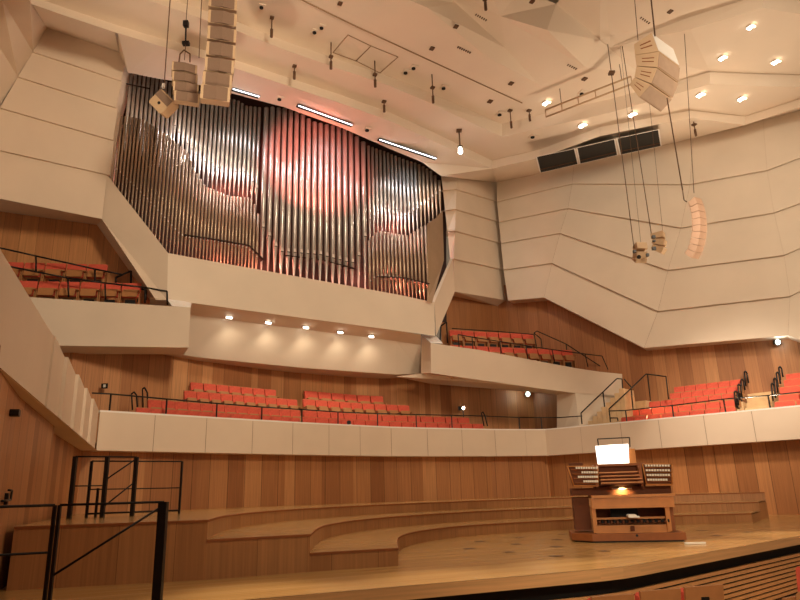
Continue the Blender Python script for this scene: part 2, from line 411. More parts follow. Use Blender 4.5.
# organ parapet
w = MB()
T = [(168, 253), (200, 259), (300, 277), (400, 295), (434.5, 302.5)]; Bm = [(167, 300), (200, 304), (300, 317.5), (400, 331), (435, 336)]
for i in range(4):
    w.wall([PP(*Bm[i]), PP(*Bm[i+1]), PP(*T[i+1]), PP(*T[i])])
    a, b = PP(*T[i]), PP(*T[i+1]); w.face([a, b, add(b, (-.5, .9, 0)), add(a, (-.5, .9, 0))])
struct('wall_organ_parapet', w, 'white')
# sloping soffit with downlights, then the lit face above the gallery wall
GW = offs(FR, 2.9)
w = MB()
S0 = [(150, 297.5), (200, 304), (300, 317.5), (400, 331), (421, 334.5)]
S1 = [(150, 309), (200, 316), (300, 329), (396, 341), (421, 345)]
S2 = [(150, 350), (200, 357.5), (300, 367.5), (396, 374.5), (421, 373.5)]
def SF(i):
    return PP(*S0[i])
def S1p(i):
    a = PP(*S0[i]); return ony(S1[i][0], S1[i][1], a[1]+1.0)
def S2p(i):
    a = PP(*S0[i]); return ony(S2[i][0], S2[i][1], a[1]+1.9)
for i in range(4):
    w.face([SF(i), SF(i+1), S1p(i+1), S1p(i)], smooth=False)
    w.face([S1p(i), S1p(i+1), S2p(i+1), S2p(i)])
struct('wall_organ_underside', w, 'white')
# gallery back wood wall
w = MB()
GWL = [(-12.5, 20.2)] + GW[:KC] + [(7.2, 32.0)]
GWL = [p for p in GWL if p[0] < 5.9] + [(6.3, 31.6)]
for a, b in zip(GWL, GWL[1:]):
    w.wall([(a[0], a[1], 2.6), (b[0], b[1], 2.6), (b[0], b[1], 6.0), (a[0], a[1], 6.0)])
struct('wall_gallery_back', w, 'wood_dark')
cl = MB()   # closing slab behind the lit face
for i in range(4):
    a, b = S2p(i), S2p(i+1); cl.face([a, b, add(b, (-1.2, 1.8, .02)), add(a, (-1.2, 1.8, .02))])
struct('ceiling_under_organ', cl, 'warm')

# upper left box
w = MB()
bl, br_ = XP(-60, 344), XP(188.5, 347.5); tl, tr = XP(-60, 279), XP(190.5, 307.5)
tl = (tl[0], tl[1], XP(30, 293)[2]); 
w.wall([bl, br_, tr, tl])
rb = add(br_, (-.45, 1.0, .0)); rt = add(tr, (-.4, 1.0, 0))
w.wall([br_, rb, rt, tr])
w.face([bl, add(bl, (0, 1.1, -.06)), ony(176, 352.5, br_[1]+1.0), rb, br_])
struct('wall_upper_left_box', w, 'warm')
w = MB(); w.face([XP(172, 306), XP(190.5, 307.5), PP(191.5, 303), PP(184, 301), PP(167, 299)])
struct('trim_left_box_ledge', w, 'cap')
w = MB(); w.wall([XW(-60, 330), XW(166, 330), XW(166, 302), XW(150, 296), XW(98, 221), XW(-60, 190)])
struct('wall_upper_left_wood', w, 'wood_dark')
fg = MB(); zf = XP(100, 300)[2]-.3
fg.face([(XA[0]-3, XA[1]-.2, zf-.4), (XB[0]-.3, XB[1]+.1, zf-.4), (XD[0]-1.6, XD[1], zf-.4), (XC[0]-3, XC[1], zf-.4)])
struct('floor_upper_left', fg, 'seatwood')
# white blocks upper left, saw-tooth rows
rows = [  # left-top, right-top, right-bottom, left-bottom, reveal width
 ((47, 28), (127, 55), (121, 80.5), (33, 51.5), 129, 88),
 ((33, 52), (122, 81), (116, 107.5), (18, 76.5), 124.5, 117),
 ((18, 77), (118, 107.5), (113, 140), (0, 107.5), 121, 146),
 ((-18, 103), (114, 140.5), (110, 175), (-18, 146), 115.5, 172),
 ((-18, 146), (107, 175), (102, 219), (-18, 195), 106, 176)]
w = MB(); rv = MB(); sm_ = MB()
nB = nrm((BB[1]-BA[1], -(BB[0]-BA[0])))
for i, (lt, rt, rb, lb, rx, ry) in enumerate(rows):
    a, b, c, d = BP(*lt), BP(*rt), BP(*rb), BP(*lb)
    o = .1
    c2 = onv(*rb, (BA[0]+nB[0]*o, BA[1]+nB[1]*o), (BB[0]+nB[0]*o, BB[1]+nB[1]*o)); d2 = onv(*lb, (BA[0]+nB[0]*o, BA[1]+nB[1]*o), (BB[0]+nB[0]*o, BB[1]+nB[1]*o))
    w.wall([d2, c2, b, a])
    back = (-.5, 1.3, 0)
    w.face([d2, c2, add(c2, (-nB[0]*.16, -nB[1]*.16, .02)), add(d2, (-nB[0]*.16, -nB[1]*.16, .02))])
    if i < 4:
        bb, cc = ony(rt[0]+7-i*.8, rt[1]+18, b[1]+1.2), ony(rb[0]+6-i*.8, rb[1]+12, c[1]+1.2)
        w.face([c2, b, (bb[0], bb[1], b[2]+.02), (cc[0], cc[1], c2[2]+.02)])
struct('wall_upper_left', w, 'warm')
# top tilted slab and side wall running back towards the audience
w = MB()
w.face([BP(47, 28), BP(119, 52), onz(115, 32.5, 15.3), onz(33, 5, 15.3)])
struct('ceiling_upper_left', w, 'ceil')
w = MB()
sl = [((47, 28), (30, 0), (8, -40)), ((33, 52), (2, 0), (-30, -54)), ((18, 77), (-30, 0), (-60, -50)), ((0, 105), (-30, 52), (-80, -36)), ((-18, 146), (-60, 90), (-120, -6)), ((-18, 195), (-60, 140), (-140, 32))]
def sidep(k, j):
    a = BP(*sl[k][0])
    Y = a[1] - (0, 3.2, 7.5)[j]
    return ony(*sl[k][j], Y)
for k in range(5):
    for j in range(2):
        w.face([sidep(k+1, j), sidep(k, j), sidep(k, j+1), sidep(k+1, j+1)])
struct('wall_left_upper', w, 'warm')
# diagonal band and its soffit
w = MB()
w.face([BP(102, 219), BP(107, 175), PP(168, 253), PP(167, 300)]); w.face([BP(102, 219), PP(167, 300), XP(156, 300)])
w.face([BP(102, 219), XP(156, 300), XW(150, 300), XW(97, 225)])
w.face([BP(-18, 195), BP(102, 219), XW(97, 225), XW(-18, 209)])
struct('wall_diagonal_left', w, 'warm')

# white wall between organ and right corner
top = [(441, 176), (457.5, 171.5), (496, 182.5)]
lines = [[(441, 176), (457.5, 171.5), (496.5, 182.5)], [(443, 190), (456.5, 189), (497, 201)], [(445, 210), (456, 209), (499, 221.5)],
         [(447.5, 231), (455, 230.5), (501, 243)], [(450, 259), (453.5, 258.3), (503.5, 269.5)], [(452, 292), (454.5, 291.5), (508, 300.5)]]
w = MB(); off = .12
for k in range(5):
    u, l = lines[k], lines[k+1]
    for j in range(2):
        a, b = SP(*u[j]), SP(*u[j+1]); c, d = SP(*l[j+1], off), SP(*l[j], off)
        if j == 0:
            a = add(a, (-.0, .5, 0)); d = add(d, (0, .5, 0)); a = ony(*u[0], a[1]); d = ony(*l[0], d[1])
        w.wall([d, c, b, a])
        w.face([d, c, add(c, (-.08, .14, .0)), add(d, (-.08, .14, .0))])
struct('wall_right_of_organ', w, 'warm')
# right wall rows
RL = [[(496.5, 182.5), (574, 166), (693, 138.5), (763, 120), (800, 110), (880, 88)],
      [(497, 201.5), (572, 183.5), (690, 184), (767, 170), (800, 157.5), (880, 126)],
      [(499, 222), (568, 208), (681, 227.5), (774, 212.5), (800, 203), (880, 174)],
      [(501, 243), (560, 233), (668, 270), (784, 255), (800, 248), (880, 214)],
      [(503.5, 269.5), (552, 263), (658, 311), (790, 296), (800, 291), (880, 256)],
      [(508, 300.5), (544, 297.5), (644, 348), (788, 335.5), (801, 340), (880, 372)]]
fold = [0, .12, .0, .18, .15, .0]
w = MB(); sm_ = MB()
for k in range(5):
    for j in range(5):
        a, b = RP(*RL[k][j], fold[j]), RP(*RL[k][j+1], fold[j+1]); c, d = RP(*RL[k+1][j+1], fold[j+1]+.13), RP(*RL[k+1][j], fold[j]+.13)
        e = .0007
        q = [lerp(d, c, e), lerp(c, d, e), lerp(b, a, e), lerp(a, b, e)]
        w.wall(q)
        n = (-d_[1]*-1*.0, 0, 0)
        bk = (-(d_[1])*.14*-1*-1, d_[0]*.14, 0)
        bk = (-d_[1]*.10, d_[0]*.10, 0)
        w.face([d, c, add(c, bk), add(d, bk)])
        sm_.wall([add(d, mul(bk, .3)), add(c, mul(bk, .3)), add(b, mul(bk, .3)), add(a, mul(bk, .3))])
struct('wall_right', w, 'white'); struct('trim_right_joints', sm_, 'seam')
# wood wall of the right galleries (set a little behind the white wall)
def RWd(px, py): return RP(px, py, -.55)
w = MB()
c0 = RWd(497.5, 306)
w.wall([(c0[0], c0[1], 2.4), RWd(880, 480)[:2]+(2.4,), RWd(880, 300), RWd(790, 300), RWd(640, 320), RWd(544, 285), RWd(496, 285)], A=(c0[0], c0[1], 2.4))
struct('wall_right_wood', w, 'wood')
w = MB(); sofR = [(508, 300.5), (544, 297.5), (644, 348), (788, 335.5), (801, 340), (880, 372)]
for a, b in zip(sofR, sofR[1:]):
    pa, pb = RP(*a, .13), RP(*b, .13); w.face([pa, pb, add(pb, (-d_[1]*1.0, d_[0]*1.0, 0)), add(pa, (-d_[1]*1.0, d_[0]*1.0, 0))])
struct('trim_right_soffit', w, 'warm')
def UWd(px, py):
    a = SP(454, 292, -.6)[:2]; return onv(px, py, a, c0[:2])
w = MB(); pa = UWd(440, 330); w.wall([(pa[0], pa[1], 5.6), (c0[0], c0[1], 5.6), c0[:2]+(UWd(496, 285)[2],), UWd(440, 275)])
struct('wall_upper_right_wood', w, 'wood')
w = MB(); w.face([SP(454.5, 291.5, off), SP(508, 300.5, off), c0[:2]+(UWd(496, 305.5)[2],), UWd(453, 296)])
struct('trim_upper_right_soffit', w, 'warm')
# diagonal band right of the organ
w = MB(); w.face([PP(434.5, 302.5), PP(436, 336), SP(455, 291.5, .3), SP(452.5, 259, .3)])
struct('wall_diagonal_right', w, 'warm')
w = MB(); w.face([PP(431.5, 301.5), PP(434.5, 302.5), SP(452.5, 259, .3), SP(450.5, 258, .3)])
struct('trim_diagonal_right', w, 'cap')
# upper right gallery
w = MB()
ut = [(431, 343), (480, 350), (540, 361.5), (575, 368), (600, 371.8), (622, 374)]; ub = [(431, 373), (480, 380), (540, 388.5), (575, 393), (600, 396.5), (624, 399)]
for i in range(5):
    w.wall([UPt(*ub[i]), UPt(*ub[i+1]), UPt(*ut[i+1]), UPt(*ut[i])])
e = UPt(431, 343); f = UPt(431, 373)
w.wall([ony(421, 373.5, f[1]+1.0), f, e, ony(421.5, 335.5, e[1]+.8)])
# soffit
w.face([f, UPt(520, 385.5), UPt(575, 393), ony(557, 395, UPt(557, 390)[1]+1.2), ony(520, 391, UPt(520, 386)[1]+1.6), ony(452, 383.3, f[1]+2.6), ony(431, 384, f[1]+2.4), ony(396, 376.5, f[1]+1.0), ony(421, 373.5, f[1]+1.0)])
struct('wall_upper_right_front', w, 'warm')
w = MB(); w.face([ony(421.5, 335, e[1]+.75), UPt(431, 343), UPt(443, 343.5), PP(436.5, 336.5)])
struct('trim_right_box_ledge', w, 'cap')
w = MB(); w.face([UPt(431, 346), UPt(622, 379), add(UPt(622, 379), (-.4, 3.0, 0)), add(UPt(431, 346), (-.4, 3.0, 0))])
struct('floor_upper_right', w, 'seatwood')
# pillar and stair flank
q0, q1, q2 = UPt(575.5, 393), UPt(557, 394.5), UPt(624, 374)
w = MB()
w.wall([(q1[0], q1[1]+1.0, 2.6), (q0[0], q0[1], 2.6), q0, ony(557, 394.5, q1[1]+1.0)])
w.wall([(q0[0], q0[1], 2.6), UPt(624, 430)[:2]+(2.6,), UPt(624, 396), q0])
w.wall([UPt(624, 430)[:2]+(2.6,), add(UPt(624, 430), (-.3, 2.2, 0))[:2]+(2.6,), add(UPt(622, 374), (-.3, 2.2, 0)), UPt(622, 374)])
struct('wall_stair_flank', w, 'white')

# ------------------------------------------------------------------ ceiling
w = MB()
L0 = [(90, 60), (128, 72.5), (160, 79), (200, 84), (235, 93), (268, 106.5), (285, 107.5), (300, 111.5), (325, 120.5), (350, 131), (368, 140), (385, 147), (405, 153.5), (422, 161.5), (441, 176)]
ZA, ZBc, ZC = 15.3, 15.75, 16.3
def strip(U, Lw):
    for i in range(len(U)-1): w.face([Lw[i], Lw[i+1], U[i+1], U[i]])
def zz(pts, z): return [onz(x, y, z) for x, y in pts]
# [60, 90, 120, 160, 200, 240, 285, 340, 390, 430, 492]
l1b = [(-20, -14), (60, 14), (90, 24), (120, 34), (160, 46), (200, 57), (240, 70), (285, 85), (340, 103), (390, 121), (430, 139.5), (492, 168.5)]
l1a = [(-20, -22), (60, 6), (90, 16), (120, 26), (160, 38), (200, 49), (240, 61.5), (285, 76.5), (340, 94.5), (390, 112.5), (430, 130.5), (492, 160.5)]
# last strip down to the organ top: match by resampling along x
L0w = [OP(x, y, .75) if x <= 441 else None for x, y in L0] 
l1w = zz(l1b, ZA)
org = [(-20, 22), (60, 50), (90, 60), (128, 72.5), (160, 79), (200, 85), (240, 95.5), (285, 107.5), (340, 127), (390, 149), (422, 162), (441, 176)]
orgw = [OP(x, y, .9) for x, y in org]; assert len(l1w) == len(orgw)
w.face([onv(119, 52, BA, BB), orgw[3], orgw[4], l1w[4], onz(118, 33, ZA)]); strip(l1w[4:], orgw[4:])
# continue to the right corner
cw = [orgw[-1], SP(457.5, 171.5), SP(496.5, 182.5)]
w.face([cw[0], cw[1], cw[2], l1w[-1]])
right1b = [(492, 168.5), (540, 158), (600, 136), (690, 118), (745, 125), (800, 107), (880, 84)]
right1a = [(492, 160.5), (540, 149.5), (600, 127), (690, 110.5), (745, 116.5), (800, 99), (880, 76)]
r1w = zz(right1b, ZA)
rw = [RP(*p) for p in [(496.5, 182.5), (540, 174), (600, 160.3), (690, 139), (745, 125), (800, 110), (880, 88)]]
for i in range(6):
    w.face([rw[i], rw[i+1], r1w[i+1], r1w[i]])
strip(zz(l1a, ZBc), l1w); r1a = zz(right1a, ZBc); strip(r1a, r1w)
l2b = [(-20, -58), (60, -30), (90, -20), (120, -10), (160, 4), (200, 18), (240, 32), (285, 50), (340, 69), (390, 86), (430, 103), (502, 137)]
l2a = [(-20, -68), (60, -40), (90, -30), (120, -20), (160, -5), (200, 9), (240, 23), (285, 41), (340, 60), (390, 77), (430, 93), (502, 124)]
l2w = zz(l2b, ZBc); strip(l2w, zz(l1a, ZBc))
r2b = [(502, 137), (550, 126), (610, 112.5), (710, 84), (755, 86), (800, 87), (880, 90)]
r2a = [(502, 124), (550, 112), (610, 99), (710, 72), (755, 74), (800, 75), (880, 78)]
r2w = zz(r2b, ZBc); strip(r2w, r1a)
strip(zz(l2a, ZC), l2w); r2aw = zz(r2a, ZC); strip(r2aw, r2w)
# seam strip and flat field up to the sculpted reflectors
l3 = [(110, -96), (180, -60), (220, -42), (255, -24), (290, -6), (320, 9), (350, 23.5), (385, 40), (420, 56), (450, 70), (480, 84), (522, 103)]
l3w = zz(l3, ZC); strip(l3w, zz(l2a, ZC))
w.face([onz(502, 124, ZC), onz(550, 112, ZC), onz(522, 103, ZC)])
edge1 = [(260, -110), (340, -45), (400, -4), (428, 8), (487, 57), (540, 85), (560, 95)]
e1 = zz(edge1, ZC)
w.face([l3w[0], l3w[2], l3w[4], l3w[6], e1[2], e1[1], e1[0]]); w.face([l3w[6], l3w[8], l3w[9], e1[4], e1[3], e1[2]])
w.face([l3w[9], l3w[10], l3w[11], onz(550, 112, ZC), e1[6], e1[5], e1[4]])
struct('ceiling', w, 'ceil')
w = MB()
# sculpted reflector 1: dark flank rising from edge1, then panel 2, flank 2, panel 3
f1 = [onz(370, -60, ZC+.9), onz(425, -25, ZC+.9), onz(455, 2.5, ZC+.85), onz(505, 48, ZC+.35), onz(540, 85, ZC)]
w.face([e1[1], e1[2], f1[1], f1[0]]); w.face([e1[2], e1[3], f1[2], f1[1]]); w.face([e1[3], e1[4], f1[3], f1[2]]); w.face([e1[4], e1[5], f1[3]])
p2 = [onz(455, 2.5, ZC+.85), onz(500, 16, ZC+.5), onz(547, 30, ZC+.1), onz(585, 67, ZC), onz(600, 95, ZC), onz(560, 95, ZC)]
w.face([f1[2], p2[1], p2[2], p2[3], f1[3]]); w.face([f1[3], p2[3], p2[4], p2[5], f1[4]])
w.face([f1[0], f1[1], f1[2], p2[1], onz(520, -10, ZC+.9), onz(470, -60, ZC+.9)])
f2 = [onz(460, -40, ZC+1), onz(520, -12, ZC+1), onz(556, 4, ZC+.95), onz(600, 40, ZC+.5), onz(640, 74, ZC+.1)]
w.face([p2[0], p2[1], p2[2], f2[2], f2[1]]); w.face([p2[2], p2[3], f2[3], f2[2]]); w.face([p2[3], p2[4], f2[4], f2[3]])
p3 = [onz(610, 47, ZC+.4), onz(690, 29, ZC), onz(763, 8, ZC), onz(800, 14, ZC), onz(880, 24, ZC)]
q3 = [onz(610, 36, ZC+.55), onz(690, 17, ZC+.5), onz(763, -6, ZC+.5), onz(800, 0, ZC+.5), onz(880, 10, ZC+.5)]
strip2 = list(zip(p3, p3[1:], q3, q3[1:]))
for a, b, c, d in strip2: w.face([a, b, d, c])
w.face([f2[2], f2[3], q3[0], q3[1], onz(700, -40, ZC+.7), onz(600, -50, ZC+.9)])
w.face([q3[1], q3[2], q3[3], q3[4], onz(880, -60, ZC+.6), onz(700, -40, ZC+.7)])
w.face([f2[3], p3[0], q3[0]])
# flat field between the right step and the upper flank
w.face([onz(550, 112, ZC), onz(610, 99, ZC), p2[4], p2[5]]); w.face([onz(610, 99, ZC), onz(710, 72, ZC), p3[1], p3[0], f2[4], p2[4]])
w.face([p3[0], f2[4], f2[3]])
w.face([onz(710, 72, ZC), onz(755, 74, ZC), onz(800, 75, ZC), onz(880, 78, ZC), p3[4], p3[3], p3[2], p3[1]])
struct('ceiling_reflectors', w, 'ceil')
# back stop above everything so that no gap shows
w = MB(); w.face([(-22, 8, 17.6), (24, 8, 17.6), (24, 42, 17.6), (-22, 42, 17.6)])
struct('ceiling_slab', w, 'ceil')

def spot(name, loc, to, power, col, size=60, blend=.6, rad=.4):
    l = bpy.data.lights.new(name, 'SPOT'); l.energy = power; l.color = col; l.spot_size = radians(size); l.spot_blend = blend; l.shadow_soft_size = rad
    o = bpy.data.objects.new(name, l); C.objects.link(o); o.location = loc
    from mathutils import Vector
    o.rotation_euler = (Vector(to)-Vector(loc)).to_track_quat('-Z', 'Y').to_euler(); return o
def point(name, loc, power, col, rad=.2):
    l = bpy.data.lights.new(name, 'POINT'); l.energy = power; l.color = col; l.shadow_soft_size = rad
    o = bpy.data.objects.new(name, l); C.objects.link(o); o.location = loc; return o
# ------------------------------------------------------------------ organ
OD = nrm((OB[0]-OA[0], OB[1]-OA[1])); ON = (OD[1], -OD[0])
def org_floor(): return PP(300, 277)[2]-.5
Z0 = org_floor()
oc = lerp(OA, OB, .5)
organ = thing('pipe_organ', 'large pipe organ with silver pipe fields above the white parapet', 'organ', (oc[0], oc[1], Z0))
def PL(pts): return lambda x: interp(x, pts)
TOPL = PL([(100, 66), (128, 72.5), (160, 80), (200, 92), (228, 99), (235, 100), (245, 106), (262, 108), (268, 107), (285, 109), (300, 114), (312, 122), (325, 125), (340, 128), (352, 133), (368, 146), (385, 152), (405, 160), (420, 165), (432, 172), (442, 184)])
fields = []      # (px centre, top px, mouth px, foot px, layer offset, width px, tip shape)
# left upper field
UPM = PL([(128, 90), (160, 112), (172, 120), (184, 138), (200, 158), (212, 166), (232, 172), (246, 172), (256, 185), (262, 196)])
x = 129.0
while x < 262: mo_ = UPM(x) if x > 173 else PL([(128, 126), (140, 128), (160, 140), (173, 150)])(x); fields.append((x, TOPL(x), mo_, mo_+25, .05, 4.3, 'upper')); x += 4.3
# centre field
CM = PL([(262, 225), (268, 232), (276, 246), (282, 252), (320, 255), (350, 263), (355, 262), (360, 250), (367, 225)])
CF = PL([(262, 280), (300, 286), (367, 298)])
x = 264.5
while x < 367: fields.append((x, TOPL(x), CM(x), CF(x), .35 + .25*sin((x-262)/105*pi), 6.2, 'centre')); x += 6.2
# right upper field
URM = PL([(367, 222), (376, 212), (385, 208), (392, 214), (402, 217), (412, 211), (428, 200), (442, 190)])
x = 369.0
while x < 442: fields.append((x, TOPL(x), URM(x), URM(x)+25, .05, 3.9, 'upper')); x += 3.9
# lower left wing
LT = PL([(108, 116), (124, 116), (140, 119), (160, 132), (184, 151), (192, 168), (203, 186), (228, 196), (250, 198), (255, 206), (261, 226)])
LM = PL([(108, 160), (150, 200), (183, 236), (190, 238), (220, 243), (246, 248), (254, 254), (261, 262)])
LF = PL([(108, 200), (150, 250), (183, 262), (262, 280)])
x = 112.5
while x < 260: fields.append((x, LT(x), LM(x), LF(x), PL([(110, .02), (185, .8)])(x), 3.45, 'wing')); x += 3.45
# lower right wing
QT = PL([(367, 244), (372, 238), (379, 231), (400, 235), (408, 236), (425, 226)])
QM = PL([(367, 284), (374, 278), (382, 276), (400, 279), (425, 285)])
x = 369.5
while x < 427: fields.append((x, QT(x), QM(x), 300, .8, 3.8, 'wing')); x += 3.8
def pipe(mb, px, ty, my, fy, o, wpx, kind):
    top, mo, ft = OP(px, ty, o), OP(px, my, o), OP(px, fy, o)
    # pipes stand upright: use the mouth's plan position
    x_, y_ = OP(px, (ty+my)/2, o)[:2]; r = wpx*(.40 if kind == 'wing' else .45)*y_/FOC/ max(.55, abs(OD[0]))*.83
    zf = max(ft[2], Z0) if kind != 'upper' else ft[2]
    b = (x_, y_, mo[2]); n = 10
    mb.tube(b, (x_, y_, top[2]), r, n=n, mi=0)
    mb.tube((x_, y_, zf), b, r*.13, r, n=n, caps=False, mi=0)
    # mouth: upper lip shield and dark slot, facing the hall
    f = (ON[0], ON[1]); hh = r*(2.0 if kind == 'upper' else 1.5)
    mb.box((x_+f[0]*r*.93, y_+f[1]*r*.93, mo[2]+hh*.5), (r*1.0, r*.2, hh), ex=(OD[0], OD[1], 0), ey=(f[0], f[1], 0), mi=1, taper=.75)
    mb.box((x_+f[0]*r*.9, y_+f[1]*r*.9, mo[2]-r*.12), (r*1.1, r*.22, r*.34), ex=(OD[0], OD[1], 0), ey=(f[0], f[1], 0), mi=2)
    return (top[2]-zf)*r
size = lambda f: (f[3]-f[1])*f[5]
order = sorted(range(len(fields)), key=lambda i: -size(fields[i]))
keep = set(order[:99]); rest = MB()
for i, f in enumerate(fields):
    mt = ['metal' if f[6] != 'wing' else 'metalwarm', 'lip', 'black']
    if i in keep:
        mb = MB(); pipe(mb, *f); part('pipe', mb, mt, organ)
    else: pipe(rest, *f)
o = part('small_pipes', rest, ['metalwarm', 'lip', 'black'], organ); o['kind'] = 'stuff'
# case back, racks and end boards
m = MB()
q_ = OP(170, 262, -.5)
m.wall([q_[:2]+(Z0,), OP(446, 310, -.5)[:2]+(Z0,), OP(446, 165, -.5), OP(300, 95, -.5), OP(100, 50, -.5), OP(106, 172, -.5), q_])
part('case_back', m, 'case', organ)
m = MB()
def board(m, pts, o, th=.035, dp=.3):
    for (x0, y0), (x1, y1) in zip(pts, pts[1:]):
        a, b = OP(x0, y0, o), OP(x1, y1, o); d = (ON[0]*dp, ON[1]*dp, 0)
        m.hexa([a, b, add(b, d), add(a, d)], [add(a, (0, 0, th)), add(b, (0, 0, th)), add(add(b, d), (0, 0, th)), add(add(a, d), (0, 0, th))])
board(m, [(183, 238), (220, 243.5), (247, 248.5), (261, 262)], .62)
board(m, [(283, 258), (320, 263), (353, 271)], .35)
board(m, [(374, 279), (400, 280), (426, 286)], .62)
part('pipe_rack', m, 'case', organ)
m = MB()
m.wall([OP(126, 83, .18), OP(150, 88, .18), OP(150, 89.5, .18), OP(126, 84.5, .18)])
part('pipe_stay', m, 'case', organ)
m = MB(); a = [OP(427, 224, .85), OP(436, 218, .6), OP(442.5, 210, .4), OP(444, 260, .4), OP(432, 303, .85), OP(427, 302, .85)]
m.face(a); part('side_panel', m, 'metalwarm', organ)
m = MB(); a = [OP(128, 78, .25), OP(118, 72, .25), OP(112, 110, .25), OP(124, 112, .25)]

for px, py in [(180, 132), (192, 152), (206, 163), (226, 170), (246, 172), (384, 207), (404, 215), (426, 200)]:
    q = OP(px, py+3, .42); point('added_mouth_light', q, 13, (1, .88, .84), .05)  # added point lights that brighten the beads at the pipe mouths
# added red lights inside the case for the glow at the pipe feet
RED = (1, .26, .17)
for px, py, o, p in [(205, 262, .55, 34), (240, 268, .55, 34), (222, 187, -.2, 22), (246, 192, -.2, 18), (270, 268, .0, 22), (365, 275, .0, 20), (392, 288, .55, 26), (415, 293, .55, 26), (398, 228, -.2, 20), (385, 228, -.2, 16), (320, 280, .05, 14)]:
    q = OP(px, py, o); point('added_red_glow', q, p, RED, .08)

# ------------------------------------------------------------------ ceiling fixtures
def ceil_pt(px, py, z=None):
    """point on the ceiling seen at a pixel: ray against the strips' levels."""
    return onz(px, py, z or ZC)
def zlev(px, py):
    def yl(pts): return interp(px, pts)
    if px < 500:
        if py > yl(l1b): return ZA
        if py > yl(l2b): return ZBc
        return ZC
    if py > yl(right1b): return ZA
    if py > yl(r2b): return ZBc
    return ZC
where = ['nearest the top of the photo', 'left of the pair above the big line array', 'right of the pair above the big line array', 'left of the middle pair on the right', 'right of the middle pair on the right', 'between the ceiling rods and the dark openings', 'just above the dark openings, at their left', 'just above the dark openings, behind the long wires']
where = ['highest on the right, alone', 'in the middle row on the right, left one', 'in the middle row on the right, right one', 'in the lower row on the right, left one', 'in the lower row on the right, right one', 'beside the lighting truss, left of the dark openings', 'just above the first dark opening', 'just above the third dark opening']
for (px, py), wh in zip([(750, 26), (722, 57), (775, 61), (700, 94), (741, 98), (546, 102), (582, 124.5), (632, 113.5)], where):
    p = ceil_pt(px, py, zlev(px, py)); k = p[1]/FOC
    t = thing('downlight', 'bright square ceiling downlight '+wh, 'ceiling light', (p[0], p[1], p[2]-.02), 'square ceiling downlights')
    a_, b_ = (ax[0], ax[1], 0), (-ax[1], ax[0], 0)
    part('frame', MB().box((p[0], p[1], p[2]-.05), (7.5*k, 8*k, .04), ex=a_, ey=b_), 'cap', t)
    part('lamp', MB().box((p[0]-1.2*k, p[1], p[2]-.10), (3.2*k, 3.6*k, .05), ex=a_, ey=b_), 'lamp', t)
    part('diffuser', MB().box((p[0]+1.6*k, p[1]-3.4*k, p[2]-.09), (5.5*k, 2.6*k, .03), ex=a_, ey=b_), 'soft', t)
fx = [(262, 6, 'dark square ceiling opening beside the left line array'), (315, 31, 'dark square ceiling opening above the two hatch outlines'), (322, 26.5, 'small brown ceiling plate beside the opening above the hatch outlines'), (406, 71.5, 'dark square ceiling opening in the middle of the ceiling'), (414, 67, 'small brown ceiling plate beside the middle opening'), (444, 87, 'dark square ceiling opening next to the middle hanging rod'), (500, 113.5, 'dark ceiling opening next to the pair of hanging rods'), (511, 83, 'small brown ceiling plate above the lit square lamp'), (490, 101, 'small brown ceiling plate left of the pair of hanging rods'), (582, 92.5, 'dark ceiling opening beside the lighting truss'), (584.5, 78.5, 'small brown ceiling plate above the lighting truss'), (533, 136, 'brown ceiling plate left of the dark wall openings'), (340, 3, 'small brown ceiling plate at the top edge'), (280, 98, 'dark round ceiling opening between the left and middle strip lights'), (367.5, 129, 'dark round ceiling opening between the middle and right strip lights'), (670, 11, 'brown ceiling plate right of the hanging cable of the large right array'), (532, 1, 'small ceiling plate between the sculpted reflectors'), (456, 26, 'small plate in the dark valley of the ceiling'), (432, 48, 'small plate on the flat ceiling field')]
for px, py, lb in fx:
    p = ceil_pt(px, py, zlev(px, py)); k = p[1]/FOC; big = 'opening' in lb
    t = thing('ceiling_fitting', lb, 'ceiling fitting', (p[0], p[1], p[2]))
    a_, b_ = (ax[0], ax[1], 0), (-ax[1], ax[0], 0); s_ = 7 if big else 4.5
    part('plate', MB().box((p[0], p[1], p[2]-.025), (s_*k*1.1, s_*k*1.3, .04), ex=a_, ey=b_), 'fix' if not big else 'ceil', t)
    if big: part('lens', MB().tube((p[0]-.6*k, p[1], p[2]-.05), (p[0]-.6*k, p[1], p[2]-.09), 2.3*k, n=12), 'black', t)
for i, (px, py, n, dx, dy) in enumerate([(481, 17.5, 6, 2, 1.1), (464, 50, 7, 2, .9), (572, 67, 5, 2, 1.0), (645, 20.5, 5, 2, 1.3)]):
    lb = ['slotted ceiling vent in the bright reflector near the top', 'slotted ceiling vent below the dark valley', 'slotted ceiling vent near the lighting truss', 'slotted ceiling vent left of the large right line array'][i]
    t = thing('ceiling_vent', lb, 'vent', ceil_pt(px, py, ZC-.02), 'slotted ceiling vents')
    for j in range(n):
        q = ceil_pt(px+(j-(n-1)/2)*dx, py+(j-(n-1)/2)*dy, ZC-.03); k = q[1]/FOC
        part('slot', MB().box(q, (1.2*k, 2.6*k, .03), ex=(ax[0], ax[1], 0), ey=(-ax[1], ax[0], 0)), 'fix', t)
rods = [(272, 17, 37, 'left end of the ceiling rods, near the line array'), (331, 56, 69, 'below the left hatch outline'), (294.5, 65.5, 79, 'above the middle strip light'), (375, 74, 87, 'below the right hatch outline'), (384, 101, 112, 'above the right strip light'), (432.5, 87, 103, 'beside the ceiling opening in the middle'), (510, 110, 128, 'left one of the close pair'), (529, 110, 121, 'right one of the close pair'), (485, -1, 10, 'at the top edge of the photo'), (694, 124, 136, 'below the downlights on the right')]
